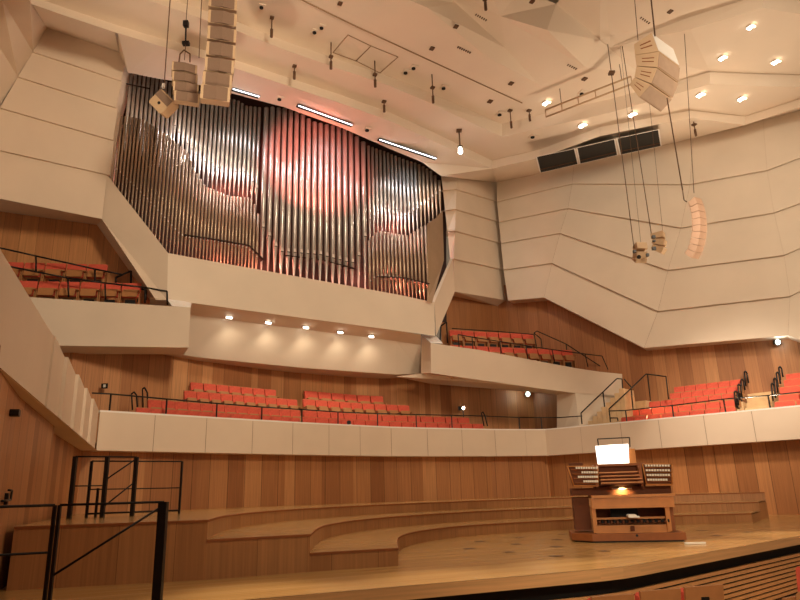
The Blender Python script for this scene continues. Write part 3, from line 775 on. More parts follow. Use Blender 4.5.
for px, y0, y1, lb in rods:
    p = ceil_pt(px, y0, zlev(px, y1+2)); k = p[1]/FOC; q = ony(px, y1, p[1])
    t = thing('ceiling_rod', 'short hanging ceiling rod, '+lb, 'hanging rod', p, 'short hanging ceiling rods')
    part('plate', MB().box((p[0], p[1], p[2]-.03), (4.4*k, 4.4*k, .06), ex=(ax[0], ax[1], 0), ey=(-ax[1], ax[0], 0)), 'fix', t)
    part('rod', MB().tube((p[0], p[1], p[2]+.7), (p[0], p[1], q[2]+.25), .022).tube((p[0], p[1], q[2]+.3), (p[0], p[1], q[2]), .05), 'fix', t)
# spotlight on a rod
p = ceil_pt(459, 130, ZBc); q = ony(460, 147, p[1]); k = p[1]/FOC
t = thing('hanging_spotlight', 'glowing spotlight on a hanging rod right of the organ', 'spotlight', p)
part('plate', MB().box((p[0], p[1], p[2]-.03), (6*k, 6*k, .06)), 'fix', t); part('rod', MB().tube(p, (p[0], p[1], q[2]), .03), 'fix', t)
part('housing', MB().box((q[0], q[1], q[2]), (5*k, 3*k, 2.4*k)), 'iron', t)
part('lamp', MB().tube((q[0], q[1], q[2]-1.2*k), (q[0], q[1]-.1, q[2]-8*k), 1.9*k, 2.6*k, n=12), 'lamp', t)
# strip lights above the organ
for i, (a, b) in enumerate([((232, 88), (259, 96)), ((297, 104.5), (352, 124.5)), ((378, 138.5), (436, 158))]):
    pa, pb = [OP(*c, 1.7)[:2] for c in (a, b)]
    za = [OP(*c, 1.7)[2] for c in (a, b)]
    A_, B_ = onz(*a, ZA-.12), onz(*b, ZA-.12)
    lo = lerp(onz(*a, ZA-.03), onz(*b, ZA-.03), .5)
    t = thing('strip_light', ['short black framed strip light partly behind the left line array', 'long black framed strip light above the middle of the organ', 'long black framed strip light above the right of the organ'][i], 'strip light', lo, 'strip lights above the organ')
    # lie in the sloping ceiling strip: interpolate its height between the two long edges
    def onstrip(c):
        lo_, hi_ = 0, 1
        for kk in range(len(l1b)-1):
            if l1b[kk][0] <= c[0] <= l1b[kk+1][0]: break
        x = c[0]; yb = interp(x, l1b); yo = interp(x, org); f = (c[1]-yb)/(yo-yb)
        pb_ = onz(x, yb, ZA); po = OP(x, yo, .9); ff = f
        n_ = cross(sub(onz(l1b[kk+1][0], l1b[kk+1][1], ZA), onz(l1b[kk][0], l1b[kk][1], ZA)), sub(po, pb_))
        d = ray(*c); tt = sum(n_[j]*(pb_[j]-(0, 0, H)[j]) for j in range(3))/sum(n_[j]*d[j] for j in range(3))
        return (d[0]*tt, d[1]*tt, H+d[2]*tt-.04)
    A_, B_ = onstrip(a), onstrip(b); d = nrm(sub(B_, A_)); L_ = sqrt(sum(x*x for x in sub(B_, A_)))
    t.location = lerp(A_, B_, .5); sd = nrm(cross(d, (0, 0, 1)))
    mid = lerp(A_, B_, .5); toview = sd if sd[1] < 0 else mul(sd, -1); upn = nrm(cross(d, sd))
    part('housing', MB().box(mid, (L_, .20, .05), ex=d, ey=sd, ez=upn), 'black', t)
    part('tube', MB().box(add(add(mid, mul(toview, .075)), (0, 0, -.04)), (L_*.97, .035, .03), ex=d, ey=sd, ez=upn), 'strip', t)
    spot('organ_wash', add(mid, (toview[0]*.3, toview[1]*.3, -.25)), OP((a[0]+b[0])/2+10, 200, .5), 150, (.9, .95, 1), 120, 1, .25)
# soffit downlights under the organ
for i, (px, py) in enumerate([(229, 316.5), (268, 321.8), (305.5, 326.6), (340, 331.4), (371, 335.6)]):
    f = (px-200)/200; y0 = interp(px, S0); y1 = interp(px, S1)
    a = PP(px, y0); p = ony(px, py, a[1]+(py-y0)/(y1-y0)*1.0)
    t = thing('recessed_downlight', 'recessed downlight under the organ parapet, '+['leftmost', 'second from the left', 'middle', 'second from the right', 'rightmost'][i]+' of the row', 'ceiling light', p, 'recessed downlights under the organ')
    e1_ = (OD[0], OD[1], 0); e2_ = nrm(sub(ony(px, y1, a[1]+1.0), a)); e3_ = nrm(cross(e1_, e2_))
    part('trim_ring', MB().box(add(p, (0, -.02, -.03)), (.26, .15, .03), ex=e1_, ey=e2_, ez=e3_), 'fix', t)
    part('lamp', MB().box(add(p, (.02, -.04, -.055)), (.20, .09, .03), ex=e1_, ey=e2_, ez=e3_), 'lamp', t)
    spot('soffit_spot', add(p, (.02, -.1, -.15)), add(p, (.5, .9, -3)), 60, (1, .82, .58), 130, .9, .08)
# dark wall openings high on the right
WT = [(496.5, 182.5), (540, 174), (600, 160.3), (690, 139), (745, 125), (800, 110), (880, 88)]
def on_right_strip(x, y):
    A0 = RP(540, 174); A1 = RP(690, 139); B0 = onz(540, 158, ZA); n_ = cross(sub(A1, A0), sub(B0, A0)); d = ray(x, y)
    tt = sum(n_[j]*(A0[j]-(0, 0, H)[j]) for j in range(3))/sum(n_[j]*d[j] for j in range(3))*.985
    return (d[0]*tt, d[1]*tt, H+d[2]*tt)
for i, q in enumerate([[(537, 157), (574, 149), (577.5, 164), (541, 172.5)], [(577.5, 148), (614, 139.5), (617, 155), (580.5, 163.5)], [(617.5, 138.5), (658, 130), (660.5, 146), (621, 154.5)]]):
    pl = [on_right_strip(x, y) for x, y in q]; r = pl[0]
    t = thing('projection_opening', ['leftmost', 'middle', 'rightmost'][i]+' of the three dark rectangular openings under the ceiling', 'wall opening', r, 'dark openings under the ceiling')
    part('dark_panel', MB().wall([pl[3], pl[2], pl[1], pl[0]]), 'black', t)
    cc = lerp(pl[0], pl[2], .5); big = [add(cc, mul(sub(x, cc), 1.07)) for x in pl]
    m = MB()
    for k in range(4):
        j = (k+1) % 4; m.face([pl[k], pl[j], big[j], big[k]])
    part('frame', m, 'cap', t)
    l0, l1_ = lerp(pl[3], pl[0], .22), lerp(pl[2], pl[1], .22)
    part('ledge', MB().tube(l0, l1_, .03), 'fix', t)
# hatch outlines in the ceiling, lighting truss
m = MB()
for q in [[(348, 35), (371, 46), (356, 61), (333, 52.5)], [(371, 46), (398, 57), (380, 73), (356, 61)]]:
    pts = [onz(x, y, ZC-.01) for x, y in q]; m.path(pts+[pts[0]], .018, 4)
struct('trim_ceiling_hatch', m, 'seam')
m = MB()
m.path([onz(290, -6, ZC-.01), onz(350, 23.5, ZC-.01), onz(420, 56, ZC-.01), onz(522, 103, ZC-.01)], .03, 4)
struct('trim_ceiling_seam', m, 'seam')
tr0, tr1 = onz(546, 117, ZBc-.5), onz(632, 84, ZBc-.5)
t = thing('lighting_truss', 'slim pale lighting truss hanging left of the large right array', 'truss', lerp(tr0, tr1, .5))
up = (0, 0, .32)
part('lower_rail', MB().tube(tr0, tr1, .035), 'cabinet', t); part('upper_rail', MB().tube(add(tr0, up), add(tr1, up), .035), 'cabinet', t)
for k in range(6): a = lerp(tr0, tr1, k/5); part('rung', MB().tube(a, add(a, up), .022), 'cabinet', t)
part('hanger', MB().tube(add(lerp(tr0, tr1, .2), up), add(lerp(tr0, tr1, .2), (0, 0, 1.0)), .015).tube(add(lerp(tr0, tr1, .9), up), add(lerp(tr0, tr1, .9), (0, 0, 1.0)), .015), 'fix', t)

# ------------------------------------------------------------------ loudspeakers
def frame3(p, toward, roll=0):
    f = nrm(sub(toward, p)); r = nrm(cross(f, (0, 0, 1))); u = cross(r, f); return f, r, u
def line_array(name, lbl, pxs, Y, wpx, hpx, n, split, tilt, mats, dep=.5, cables=(), yaw=0.0):
    """pxs: list of box centre pixels from top to bottom; every box is a part."""
    p0 = ony(*pxs[0], Y); t = thing(name, lbl, 'loudspeaker', p0)
    for i, (x, y) in enumerate(pxs):
        c = ony(x, y, Y); k = Y/FOC; w_ = wpx*k; h_ = hpx*k
        a = tilt[0]+(tilt[1]-tilt[0])*i/max(1, len(pxs)-1)
        f = nrm((-c[0]*1.0, -c[1], 0)); f = nrm((f[0]*cos(yaw)-f[1]*sin(yaw), f[0]*sin(yaw)+f[1]*cos(yaw), 0))
        f = nrm((f[0]*cos(a), f[1]*cos(a), sin(a))); r = nrm(cross(f, (0, 0, 1))); u = cross(r, f)
        bc = add(c, mul(f, -dep/2))
        bx = part('speaker_box', MB().cbox(bc, (w_, dep, h_*1.06), h_*.03, ex=r, ey=f, ez=u), mats[0], t)
        for s in ((-1, 1) if split else (0,)):
            gw = w_*(.46 if split else .92); gc = add(c, add(mul(r, s*w_*.24), mul(f, .012)))
            rr = nrm(add(r, mul(f, -s*.22))); ff = cross(u, rr)
            subpart('grille', MB().box(gc, (gw*1.08, .03, h_*.99), ex=rr, ey=ff, ez=u), mats[1], bx, t)
    return t
def cable(t, p, q, r=.014, mat='fix', name='suspension_cable'):
    if name == 'suspension_cable':
        f = (17.55-p[2])/(q[2]-p[2]); q = lerp(p, q, f)
    part(name, MB().tube(p, q, r, n=6), mat, t)
Y = 15.0
pxs = [(222+(-10.5)*((i+.5)/8)**1.5*1.0, -22+i*15.6+8) for i in range(8)]
pxs = [(223.5, -14), (223, 2), (222.5, 18), (222, 34), (221, 50), (219.5, 65.5), (217.5, 80), (215.5, 93)]
t = line_array('line_array', 'long twin-column line array of speakers hanging in front of the organ', pxs, Y, 33, 15.6, 8, True, (-.05, -.3), ('cabinet', 'grille'))
cable(t, ony(199, 58, Y), ony(199+3.5, -20, Y), .012)
q = ony(221, -22, Y); cable(t, q, (q[0], q[1], 16.2), .03)
# side fins of the long array
Y = 15.6
t = line_array('line_array', 'short twin-column line array left of the long one', [(184.5, 67.5), (185, 77.5), (186, 87.5), (187, 97)], Y, 28, 10.4, 4, True, (-.1, -.3), ('cabinet', 'grille'), dep=.4)
a = ony(184.5, 60, Y); b = ony(186, 40, Y)
part('hoist', MB().path([ony(179, 62, Y), ony(180, 54, Y), ony(184, 50, Y), ony(190, 54, Y), ony(190, 62, Y)], .02).tube(a, b, .012), 'fix', t)
part('motor', MB().box(ony(186, 43.5, Y), (8*Y/FOC, .12, 4*Y/FOC)).box(ony(186, 24, Y), (6*Y/FOC, .12, 7*Y/FOC)).tube(ony(186, 27, Y), ony(185.6, 41, Y), .025), 'iron', t)
p = ony(186, 22, Y); cable(t, p, (p[0], p[1], 16.2), .01)
# single box speaker
Y = 16.2; k = Y/FOC
c = ony(164, 104, Y)
t = thing('loudspeaker', 'single tan box speaker with a round black port hanging tilted at left', 'loudspeaker', c)
ex = nrm(sub(ony(177, 109, Y), ony(161, 92.5, Y))); f = nrm((.12, -.82, -.40)); f = nrm(sub(f, mul(ex, sum(f[i]*ex[i] for i in range(3))))); ez = cross(ex, f)
part('speaker_box', MB().cbox(c, (23*k, 15*k, 21*k), 2*k, ex=ex, ey=f, ez=ez), 'cabinet', t)
top_c = add(c, add(mul(ez, 2*k), mul(f, 7.6*k)))
part('grille', MB().box(add(c, add(mul(f, 7.6*k), mul(ez, -5.2*k))), (22*k, .02, 8.5*k), ex=ex, ey=f, ez=ez), 'grille', t)
part('port', MB().tube(add(c, add(mul(f, 7.0*k), mul(ez, 2.6*k))), add(c, add(mul(f, 7.9*k), mul(ez, 2.6*k))), 1.8*k, n=14), 'black', t)
pq = ony(164, 88, Y); cable(t, pq, ony(171.5, -20, Y), .016); part('shackle', MB().box(ony(163.5, 86, Y), (3.2*k, 3*k, 6*k)), 'cap', t)
# large array on the right, seen from the side
def side_array(lbl, centers, Y, wide, deep, tall, mats, top=None, yaw=.0, name='line_array'):
    """boxes whose fronts follow a curve; centres in px, each with the screen direction of its front."""
    t = thing(name, lbl, 'loudspeaker', ony(*centers[0][:2], Y)); k = Y/FOC
    for i, (x, y, fx_, fy_, hh) in enumerate(centers):
        c = ony(x, y, Y)
        f = nrm((fx_*cos(yaw), -abs(sin(yaw)) if yaw else -.35, -fy_)); side = nrm(cross(f, (0, 0, 1))); u = cross(side, f)
        bx = part('speaker_box', MB().hexa(*[[add(c, add(mul(f, a*k), add(mul(side, b*k), mul(u, zz_*k)))) for a, b, zz_ in q] for q in
             ([(-deep/2, -wide/2, -hh*.36), (deep/2, -wide/2, -hh*.49), (deep/2, wide/2, -hh*.49), (-deep/2, wide/2, -hh*.36)],
              [(-deep/2, -wide/2, hh*.36), (deep/2, -wide/2, hh*.49), (deep/2, wide/2, hh*.49), (-deep/2, wide/2, hh*.36)])]), mats[0], t)
        if mats[1]:
            subpart('grille', MB().box(add(c, mul(f, (deep/2+.3)*k)), (wide*.95*k, .03, hh*.9*k), ex=side, ey=f, ez=u), mats[1] if not (top and i == 0) else top, bx, t)
        if deep > 15:
            for s_ in (-1, 1):
                m = MB()
                for zz_ in (-.18, .14): m.box(add(c, add(mul(side, s_*(wide/2+.15)*k), add(mul(f, -1*k), mul(u, zz_*hh*k)))), (deep*.45*k, .5*k, hh*.09*k), ex=f, ey=side, ez=u)
                subpart('rigging_slots', m, 'consolewood', bx, t)
    return t
def outline_array(lbl, near, far, Y, v, mats, top=None, slots=True):
    """boxes cut from a side outline: near = back edge points, far = front edge points; every box runs along v."""
    t = thing('line_array', lbl, 'loudspeaker', ony(*far[0], Y))
    for i in range(len(near)-1):
        g = .03
        q = [ony(*near[i], Y), ony(*far[i], Y), ony(*far[i+1], Y), ony(*near[i+1], Y)]
        q = [lerp(q[0], q[3], g), lerp(q[1], q[2], g), lerp(q[2], q[1], g), lerp(q[3], q[0], g)]
        bx = part('speaker_box', MB().hexa(q, [add(p, v) for p in q]), mats[0], t)
        o_ = nrm(add(sub(q[1], q[0]), sub(q[2], q[3])))
        fr = [add(lerp(q[1], q[2], .05), mul(o_, .01)), add(lerp(q[2], q[1], .05), mul(o_, .01))]
        fr2 = [add(add(fr[1], mul(v, .97)), (0, 0, 0)), add(fr[0], mul(v, .97))]
        fq = [add(fr[0], mul(v, .03)), add(fr[1], mul(v, .03)), fr2[0], fr2[1]]
        subpart('grille', MB().hexa(fq, [add(p, mul(o_, .02)) for p in fq]), top if (top and i == 0) else mats[1], bx, t)
        if slots:
            n_ = mul(nrm(v), -1)
            for a0, b0 in ((.34, .40), (.60, .66)):
                s0, s1 = lerp(q[0], q[3], a0), lerp(q[1], q[2], a0); s2, s3 = lerp(q[0], q[3], b0), lerp(q[1], q[2], b0)
                sq = [lerp(s0, s1, .3), lerp(s0, s1, .85), lerp(s2, s3, .85), lerp(s2, s3, .3)]
                subpart('rigging_slot', MB().hexa(sq, [add(p, mul(n_, .012)) for p in sq]), 'consolewood', bx, t)
    return t
Y = 16.0; v = sub(ony(672.5, 48.5, 16.5), ony(651, 32.5, 16.0))
t = outline_array('large curved line array with white top box hanging at upper right', [(634, 44), (635, 55), (636.5, 66), (634.5, 77), (629.5, 84.5)], [(651, 32.5), (658, 51.5), (656.5, 67.5), (650, 83.5), (638, 97)], Y, v, ('cabinetdark', 'grillelight'), 'cap')
Y = 16.0; cable(t, ony(655, 36, Y), ony(649, -20, Y), .02); cable(t, ony(638, 40, Y), ony(633, -20, Y), .01)
cable(t, ony(667, 98, Y), ony(682.5, 190, 16.6), .016, name='hanging_lead')
part('hanging_hook', MB().path([ony(682.5, 190, 16.6), ony(684, 200, 16.6), ony(687, 202, 16.6)], .014), 'fix', t)
Lc = [(688.5, 201.5), (690.3, 207), (691.7, 213), (692.5, 219), (692.8, 225.5), (692.6, 231.5), (691.6, 237.5), (690.2, 243.5), (688, 249), (685, 254)]
Mc = [(694.5, 196.5), (697.3, 203.5), (699, 210.5), (700, 217.5), (700.4, 224.5), (700.2, 231.5), (699.2, 238.5), (697.6, 245.5), (695, 252), (691.5, 258.5)]
t = outline_array('curved column of small rosy speakers hanging before the right wall', Mc, Lc, 20.0, sub(ony(707, 226, 20.5), ony(700.3, 224.5, 20.0)), ('cabinetpink', 'cabinetpink'), slots=False)
cable(t, ony(694, 193, 20), ony(689, 110, 20)[:3], .01)
q = ony(694, 193, 20); 
ce = [(657.5, 236, .9, .05, 7), (659, 242.5, .86, .35, 7), (658.5, 249, .75, .6, 7)]
t = side_array('small wedge-shaped speaker cluster with black fittings before the right wall', ce, 21.0, 9, 12, 7, ('cabinet', 'cabinet'), yaw=.6)
part('fitting', MB().box(ony(654, 248.5, 20.7), (.12, .1, .1)).box(ony(653.5, 237, 20.7), (.1, .1, .1)).box(ony(654, 241, 20.7), (.08, .1, .06)), 'iron', t)
cable(t, ony(652, 238, 21), ony(629, 90, 21), .014); cable(t, ony(663, 234, 21), ony(650, 108, 21), .006)
ce = [(640, 247.5, .3, -.1, 8), (640, 254.5, .25, .4, 7), (639.5, 259.5, .2, .7, 5)]
t = side_array('small boxy speaker cluster, lowest of the hanging group before the right wall', ce, 21.0, 12, 9, 7, ('cabinet', 'cabinet'), yaw=1.2)
part('fitting', MB().box(ony(634.5, 251.5, 20.6), (.09, .1, .09)).box(ony(647.5, 255, 20.6), (.08, .1, .09)).tube(ony(639, 257, 20.5), ony(639, 257, 20.4), .07), 'iron', t)
cable(t, ony(634, 248, 21), ony(611.5, 74, 21), .014); cable(t, ony(641, 245, 21), ony(626, 100, 21), .006)
p = ony(611.5, 73, 21); q = onz(611, 72, ZC)
part('ceiling_plate', MB().box(p, (.2, .2, .08)), 'fix', t)

# ------------------------------------------------------------------ seats
def proto_seat():
    t = thing('auditorium_seat', 'seat', 'seat', (0, 0, 0))
    def P(n, mb, mt): o = mb.build(n, mt); o.parent = t; return o
    tl_ = .16; ez = (0, sin(tl_), cos(tl_)); ey = (0, cos(tl_), -sin(tl_))
    P('backrest', MB().cbox((0, .06, .67), (.565, .085, .50), .025, ey=ey, ez=ez), 'red')
    P('back_shell', MB().box((0, .118, .69), (.55, .035, .52), ey=ey, ez=ez), 'seatwood')
    e2 = (0, .35, .937); n2 = (0, .937, -.35)
    pan = P('seat_pan', MB().cbox((0, -.125, .53), (.46, .03, .28), .03, ey=n2, ez=e2), 'seatwood')
    c = MB().cbox((0, -.07, .53), (.45, .09, .28), .03, ey=n2, ez=e2).build('cushion', 'red'); c.parent = pan
    for s in (-1, 1): P('armrest', MB().box((s*.283, -.08, .585), (.045, .36, .035)).box((s*.283, .0, .30), (.03, .20, .56)), 'seatwood')
    P('foot', MB().box((0, .03, .17), (.30, .06, .34)).box((0, .0, .012), (.42, .2, .024)), 'iron')
    return t
seat0 = proto_seat(); used = [False]
def place(x, y, z, rz, label, group, sc=1.0):
    o = seat0 if not used[0] else dup(seat0)
    used[0] = True
    o.location = (x, y, z); o.rotation_euler = (0, 0, rz); sz = min(1.0, max(.92, sc)); o.scale = (sc, sz, sz); o.location.z = z-.92*sz
    tag(o, label, 'seat', group); return o
supports = {}
def seat_row(poly, a, b, n, lab, group, aim=None, zadd=0.0, plat=True, seat_h=.93, reach=.55):
    """n seats between two pixels that mark the row's top edge, standing on a step platform; poly is the row's plan line."""
    P0, P1 = hitpoly(*a, poly), hitpoly(*b, poly)
    # walk along the polyline between the two hits
    ch = [P0[:2]] + [p for p in poly if (p[0]-P0[0])*(P1[0]-P0[0])+(p[1]-P0[1])*(P1[1]-P0[1]) > 1e-6 and (p[0]-P1[0])*(P0[0]-P1[0])+(p[1]-P1[1])*(P0[1]-P1[1]) > 1e-6] + [P1[:2]]
    L_ = [sqrt((p[0]-q[0])**2+(p[1]-q[1])**2) for p, q in zip(ch, ch[1:])]; tot = sum(L_)
    zt_ = (P0[2]+P1[2])/2+zadd; z = zt_-.92; w_ = tot/n; sc = min(1.15, max(.74, w_/.615))
    for i in range(n):
        s = (i+.5)*w_; k = 0
        while k < len(L_)-1 and s > L_[k]: s -= L_[k]; k += 1
        p = lerp(ch[k], ch[k+1], s/L_[k]); e = nrm((ch[k+1][0]-ch[k][0], ch[k+1][1]-ch[k][1]))
        place(p[0], p[1], zt_, atan2(e[1], e[0]), lab(i, n), group, sc)
    return z, ch
def frm(i, n, left='left', right='right'):
    if i == 0: return left+'most'
    if i == n-1: return right+'most'
    j = n-1-i
    return (ORD[i]+' from the '+left) if i <= j else (ORD[j]+' from the '+right)
plats = MB()
def platform(z, ch, zlow, dp0=.45, dp1=.42):
    L = offs(ch, -dp0) if len(ch) > 1 else ch; R = offs(ch, dp1)
    for i in range(len(ch)-1):
        plats.hexa([(L[i][0], L[i][1], zlow), (L[i+1][0], L[i+1][1], zlow), (R[i+1][0], R[i+1][1], zlow), (R[i][0], R[i][1], zlow)],
                   [(L[i][0], L[i][1], z), (L[i+1][0], L[i+1][1], z), (R[i+1][0], R[i+1][1], z), (R[i][0], R[i][1], z)])
# centre gallery below the organ (left and right blocks)
Gc = 'seats in the gallery below the organ'
rw_ = [('front row', .55, [((138, 408.5), (300, 417), 15), ((303, 417.3), (484, 423.5), 15)]),
       ('second row', 1.25, [((149, 400.5), (301, 409.5), 13), ((304, 411), (470, 417), 13)]),
       ('third row', 1.9, [((185, 390.2), (298, 400), 10), ((303.5, 400), (410, 404.5), 9)]),
       ('back row', 2.5, [((191, 382), (277, 390), 7), ((305, 392), (384, 395), 6)])]
for rn, d, blocks in rw_:
    for bi, (a, b, n) in enumerate(blocks):
        side = ('left', 'right')[bi]
        poly = offs(FR[:KC+1], d)
        z, ch = seat_row(poly, a, b, n, lambda i, n: 'red folding seat, %s of the %s block below the organ, %s' % (rn, side, frm(i, n)), Gc)
        if z > 2.66: platform(z, ch, 2.63, .33, .30)
# right gallery
Gr = 'seats in the right gallery'
RWS = [('front row', .6, (620, 417.5), (735, 407), 6, (773, 402.3), (850, 395)), ('second row', 1.35, (626, 410), (734, 401), 6, (777, 395.5), (850, 388.5)),
       ('third row', 2.05, (648, 401), (734, 394), 5, (778, 387.5), (850, 380)), ('fourth row', 2.75, (669, 393.3), (737.5, 386.3), 4, (782, 380), (850, 372.5)), ('back row', 3.4, (673, 387), (741, 379.5), 4, (784, 374), (850, 366))]
FRR = FR[KC:]
FRR = FRR + [lerp(FRR[-2], FRR[-1], 3.0)]
for rn, d, a, b, n, a2, b2 in RWS:
    poly = offs(FRR, d)
    z, ch = seat_row(poly, a, b, n+2, lambda i, n: 'coral seat, %s left of the right gallery aisle, %s' % (rn, frm(i, n)), Gr)
    if z > 2.66: platform(z, ch, 2.63, .35, .33)
    z, ch = seat_row(poly, a2, (a2[0]+44, a2[1]-4.4), 2, lambda i, n: 'coral seat, %s right of the right gallery aisle, %s' % (rn, ('beside the aisle', 'cut by the photo edge')[i]), Gr)
    if z > 2.66: platform(z, ch, 2.63, .35, .33)
# upper right gallery
Gu = 'seats in the upper right gallery'
up_d = nrm((UB[0]-UA[0], UB[1]-UA[1])); up_n = (-up_d[1], up_d[0])
def upl(d): return [(UA[0]+up_n[0]*d-up_d[0]*2, UA[1]+up_n[1]*d-up_d[1]*2), (UB[0]+up_n[0]*d+up_d[0]*3, UB[1]+up_n[1]*d+up_d[1]*3)]
z, ch = seat_row(upl(.6), (450, 336), (574, 358.5), 10, lambda i, n: 'red folding seat, front row of the upper right gallery, %s' % frm(i, n), Gu); zu = z
platform(z, ch, z-.5, .45, .35)
z, ch = seat_row(upl(1.35), (449.5, 328.5), (534, 335.5), 7, lambda i, n: 'red folding seat, back row of the upper right gallery, %s' % frm(i, n), Gu)
platform(z, ch, zu-.5, .35, .45)
# upper left gallery
Gl = 'seats in the upper left gallery'
xd = nrm((XB[0]-XA[0], XB[1]-XA[1])); xn = (-xd[1], xd[0])
def xpl(d): return [(XA[0]+xn[0]*d-xd[0]*4, XA[1]+xn[1]*d-xd[1]*4), (XB[0]+xn[0]*d, XB[1]+xn[1]*d)]
z, ch = seat_row(xpl(.6), (18, 270.5), (141, 292.5), 6, lambda i, n: 'red and wood seat, front row of the upper left gallery, %s' % frm(i, n), Gl, seat_h=.95); zl = z
platform(z, ch, z-.4, .45, .35)
z, ch = seat_row(xpl(1.45), (4, 251.5), (107, 274), 5, lambda i, n: 'red and wood seat, back row of the upper left gallery, %s' % frm(i, n), Gl, seat_h=.95)
platform(z, ch, zl-.4, .45, .45)
struct('floor_seat_steps', plats, 'step')
# stalls seats in the foreground
Y = 8.3
for i, (px, py) in enumerate([(695, 586.5), (652, 590.5), (605, 596)]):
    p = ony(px, py, Y-.18*i)
    o = place(p[0], p[1], p[2], pi+radians(16), 'wooden stalls seat back with number plate before the stage, %s' % ['rightmost', 'middle one', 'leftmost'][i], 'stalls seats before the stage', .93)
    pl = MB().box((0, .15, .80), (.11, .03, .04)).build('number_plate', 'iron'); pl.parent = o
p = ony(816, 569, 8.3)
place(p[0], p[1], p[2], radians(-62), 'red stalls seat with armrest cut by the right photo edge', None)
if used: pass

# ------------------------------------------------------------------ railings
def railing(name, lbl, cat, rails, posts, base, diag=(), mat='iron', fat=()):
    t = thing(name, lbl, cat, base)
    for nm, pts, r in rails: part(nm, MB().path(pts, r), mat, t)
    for p, q, r in posts:
        d = nrm((q[0]-p[0], q[1]-p[1], 0)); m = MB()
        m.box(lerp(p, q, .5), (r*2, r*2, sqrt(sum(x*x for x in sub(p, q)))))
        part('post', m, mat, t)
    for p, q, r in diag: part('diagonal_brace', MB().tube(p, q, r), mat, t)
    return t
def upright(px, py, Yf, z0): 
    p = Yf(px, py); return (p[0], p[1], z0), p
RI = offs(FR, .2)
def GRp(px, py): return hitpoly(px, py, RI)
def gallery_rail(lbl, pts, posts, ends=()):
    W_ = [GRp(*p) for p in pts]
    rails = [('top_rail', W_, .022)]
    pst = []
    for x in posts:
        y = interp(x, pts); p = GRp(x, y); pst.append(((p[0], p[1], ZT), p, .02))
    return railing('parapet_railing', lbl, 'railing', rails, pst, (W_[0][0], W_[0][1], ZT))
gallery_rail('black railing along the gallery parapet below the organ', [(92, 393), (111, 394), (150, 397.5), (200, 402), (262, 407), (302, 409.5), (338, 412), (377, 413.5), (416, 414.5), (452, 415.3), (484, 416), (519, 417.5), (560, 417.5), (582, 416)], [111, 167, 217, 262, 302, 338, 377.5, 416, 451.5, 519, 541])
gallery_rail('black railing along the right gallery parapet', [(609, 411), (625, 410.5), (672, 405.5), (724, 399), (768, 395.5), (800, 392), (850, 387)], [625.5, 672, 723.5, 768])
def poly_rail(lbl, Y, paths, thick=.025, name='stair_railing', rails=None, yfun=None):
    """black tube handrail given as pixel paths at depth Y; the vertical runs become posts."""
    f = yfun or (lambda x, y: ony(x, y, Y))
    first = f(*paths[0][0]); t = thing(name, lbl, 'railing', first)
    for p in paths:
        W_ = [f(*q) for q in p]
        for (a, b), (pa, pb) in zip(zip(W_, W_[1:]), zip(p, p[1:])):
            vert = abs(pa[1]-pb[1]) > 2.2*abs(pa[0]-pb[0])
            part('post' if vert else 'handrail', MB().tube(a, b, thick), 'iron', t)
    return t
poly_rail('black hoop handrail left of the seats under the organ', 20.6, [[(132.5, 410), (131.5, 394), (134, 392), (136.5, 395), (137.5, 410)]])
poly_rail('taller black hoop handrail beside the leftmost seats below the organ', 21.3, [[(143, 408), (142.5, 389), (144.5, 387.5), (147.5, 393), (147.5, 410)]])
poly_rail('black hoop handrail at the right end of the seats below the organ', 28.0, [[(484, 426), (481.5, 413), (483, 412), (485, 416), (487.5, 426)]])
poly_rail('slim black handrail by the lamp behind the gallery seats', 30.2, [[(457, 418), (456, 408), (459, 406.5), (461.5, 409), (462, 420)]])
# stairs at the right
def R1(x, y): return ony(x, y, 27.4)
def R2(x, y): return ony(x, y, 26.6)
poly_rail('left black stair railing of the white side stair', 27.4, [[(582, 424), (581, 413), (603, 392), (617, 378.5), (622, 379), (623.5, 402)], [(603, 392), (606, 419)], [(624, 379), (632, 388)]])
poly_rail('right black stair railing beside the coral seats', 26.6, [[(610.5, 422), (609, 409), (631, 388.5), (646, 374), (666, 376.5), (668.5, 399)], [(647.5, 374), (650.5, 401)], [(631, 388), (633, 409)], [(610, 418), (617.5, 418), (618, 421)]])
for i, (px, y0, y1, Y) in enumerate([(734.5, 391, 408, 25.0), (738, 384, 400, 25.6), (741, 379, 393, 26.2), (744.5, 371, 386, 26.8)]):
    poly_rail('slim black hoop handrail left of the right gallery aisle, %s' % ['nearest the parapet', 'second from the parapet', 'third from the parapet', 'at the back row'][i], Y, [[(px+1.5, y1), (px-.2, y0+1.5), (px+1, y0), (px+2.5, y0+2), (px+4, y1-3)]], .032, 'aisle_handrail')
for i, (px, y0, y1, Y) in enumerate([(771.5, 383, 401, 24.0), (774, 378, 396, 24.6), (776.5, 372, 387, 25.2), (779, 366.5, 380, 25.8)]):
    poly_rail('slim black hoop handrail right of the right gallery aisle, %s' % ['nearest the parapet', 'second from the parapet', 'third from the parapet', 'at the back row'][i], Y, [[(px+1.5, y1), (px-.2, y0+1.5), (px+1, y0), (px+2.5, y0+2), (px+4, y1-3)]], .032, 'aisle_handrail')
poly_rail('small black railing behind the seats at the right photo edge', 26.4, [[(786, 373), (786, 369), (791.5, 369.5), (792, 363), (803, 363)], [(791.5, 369), (792.5, 374)]], .03)
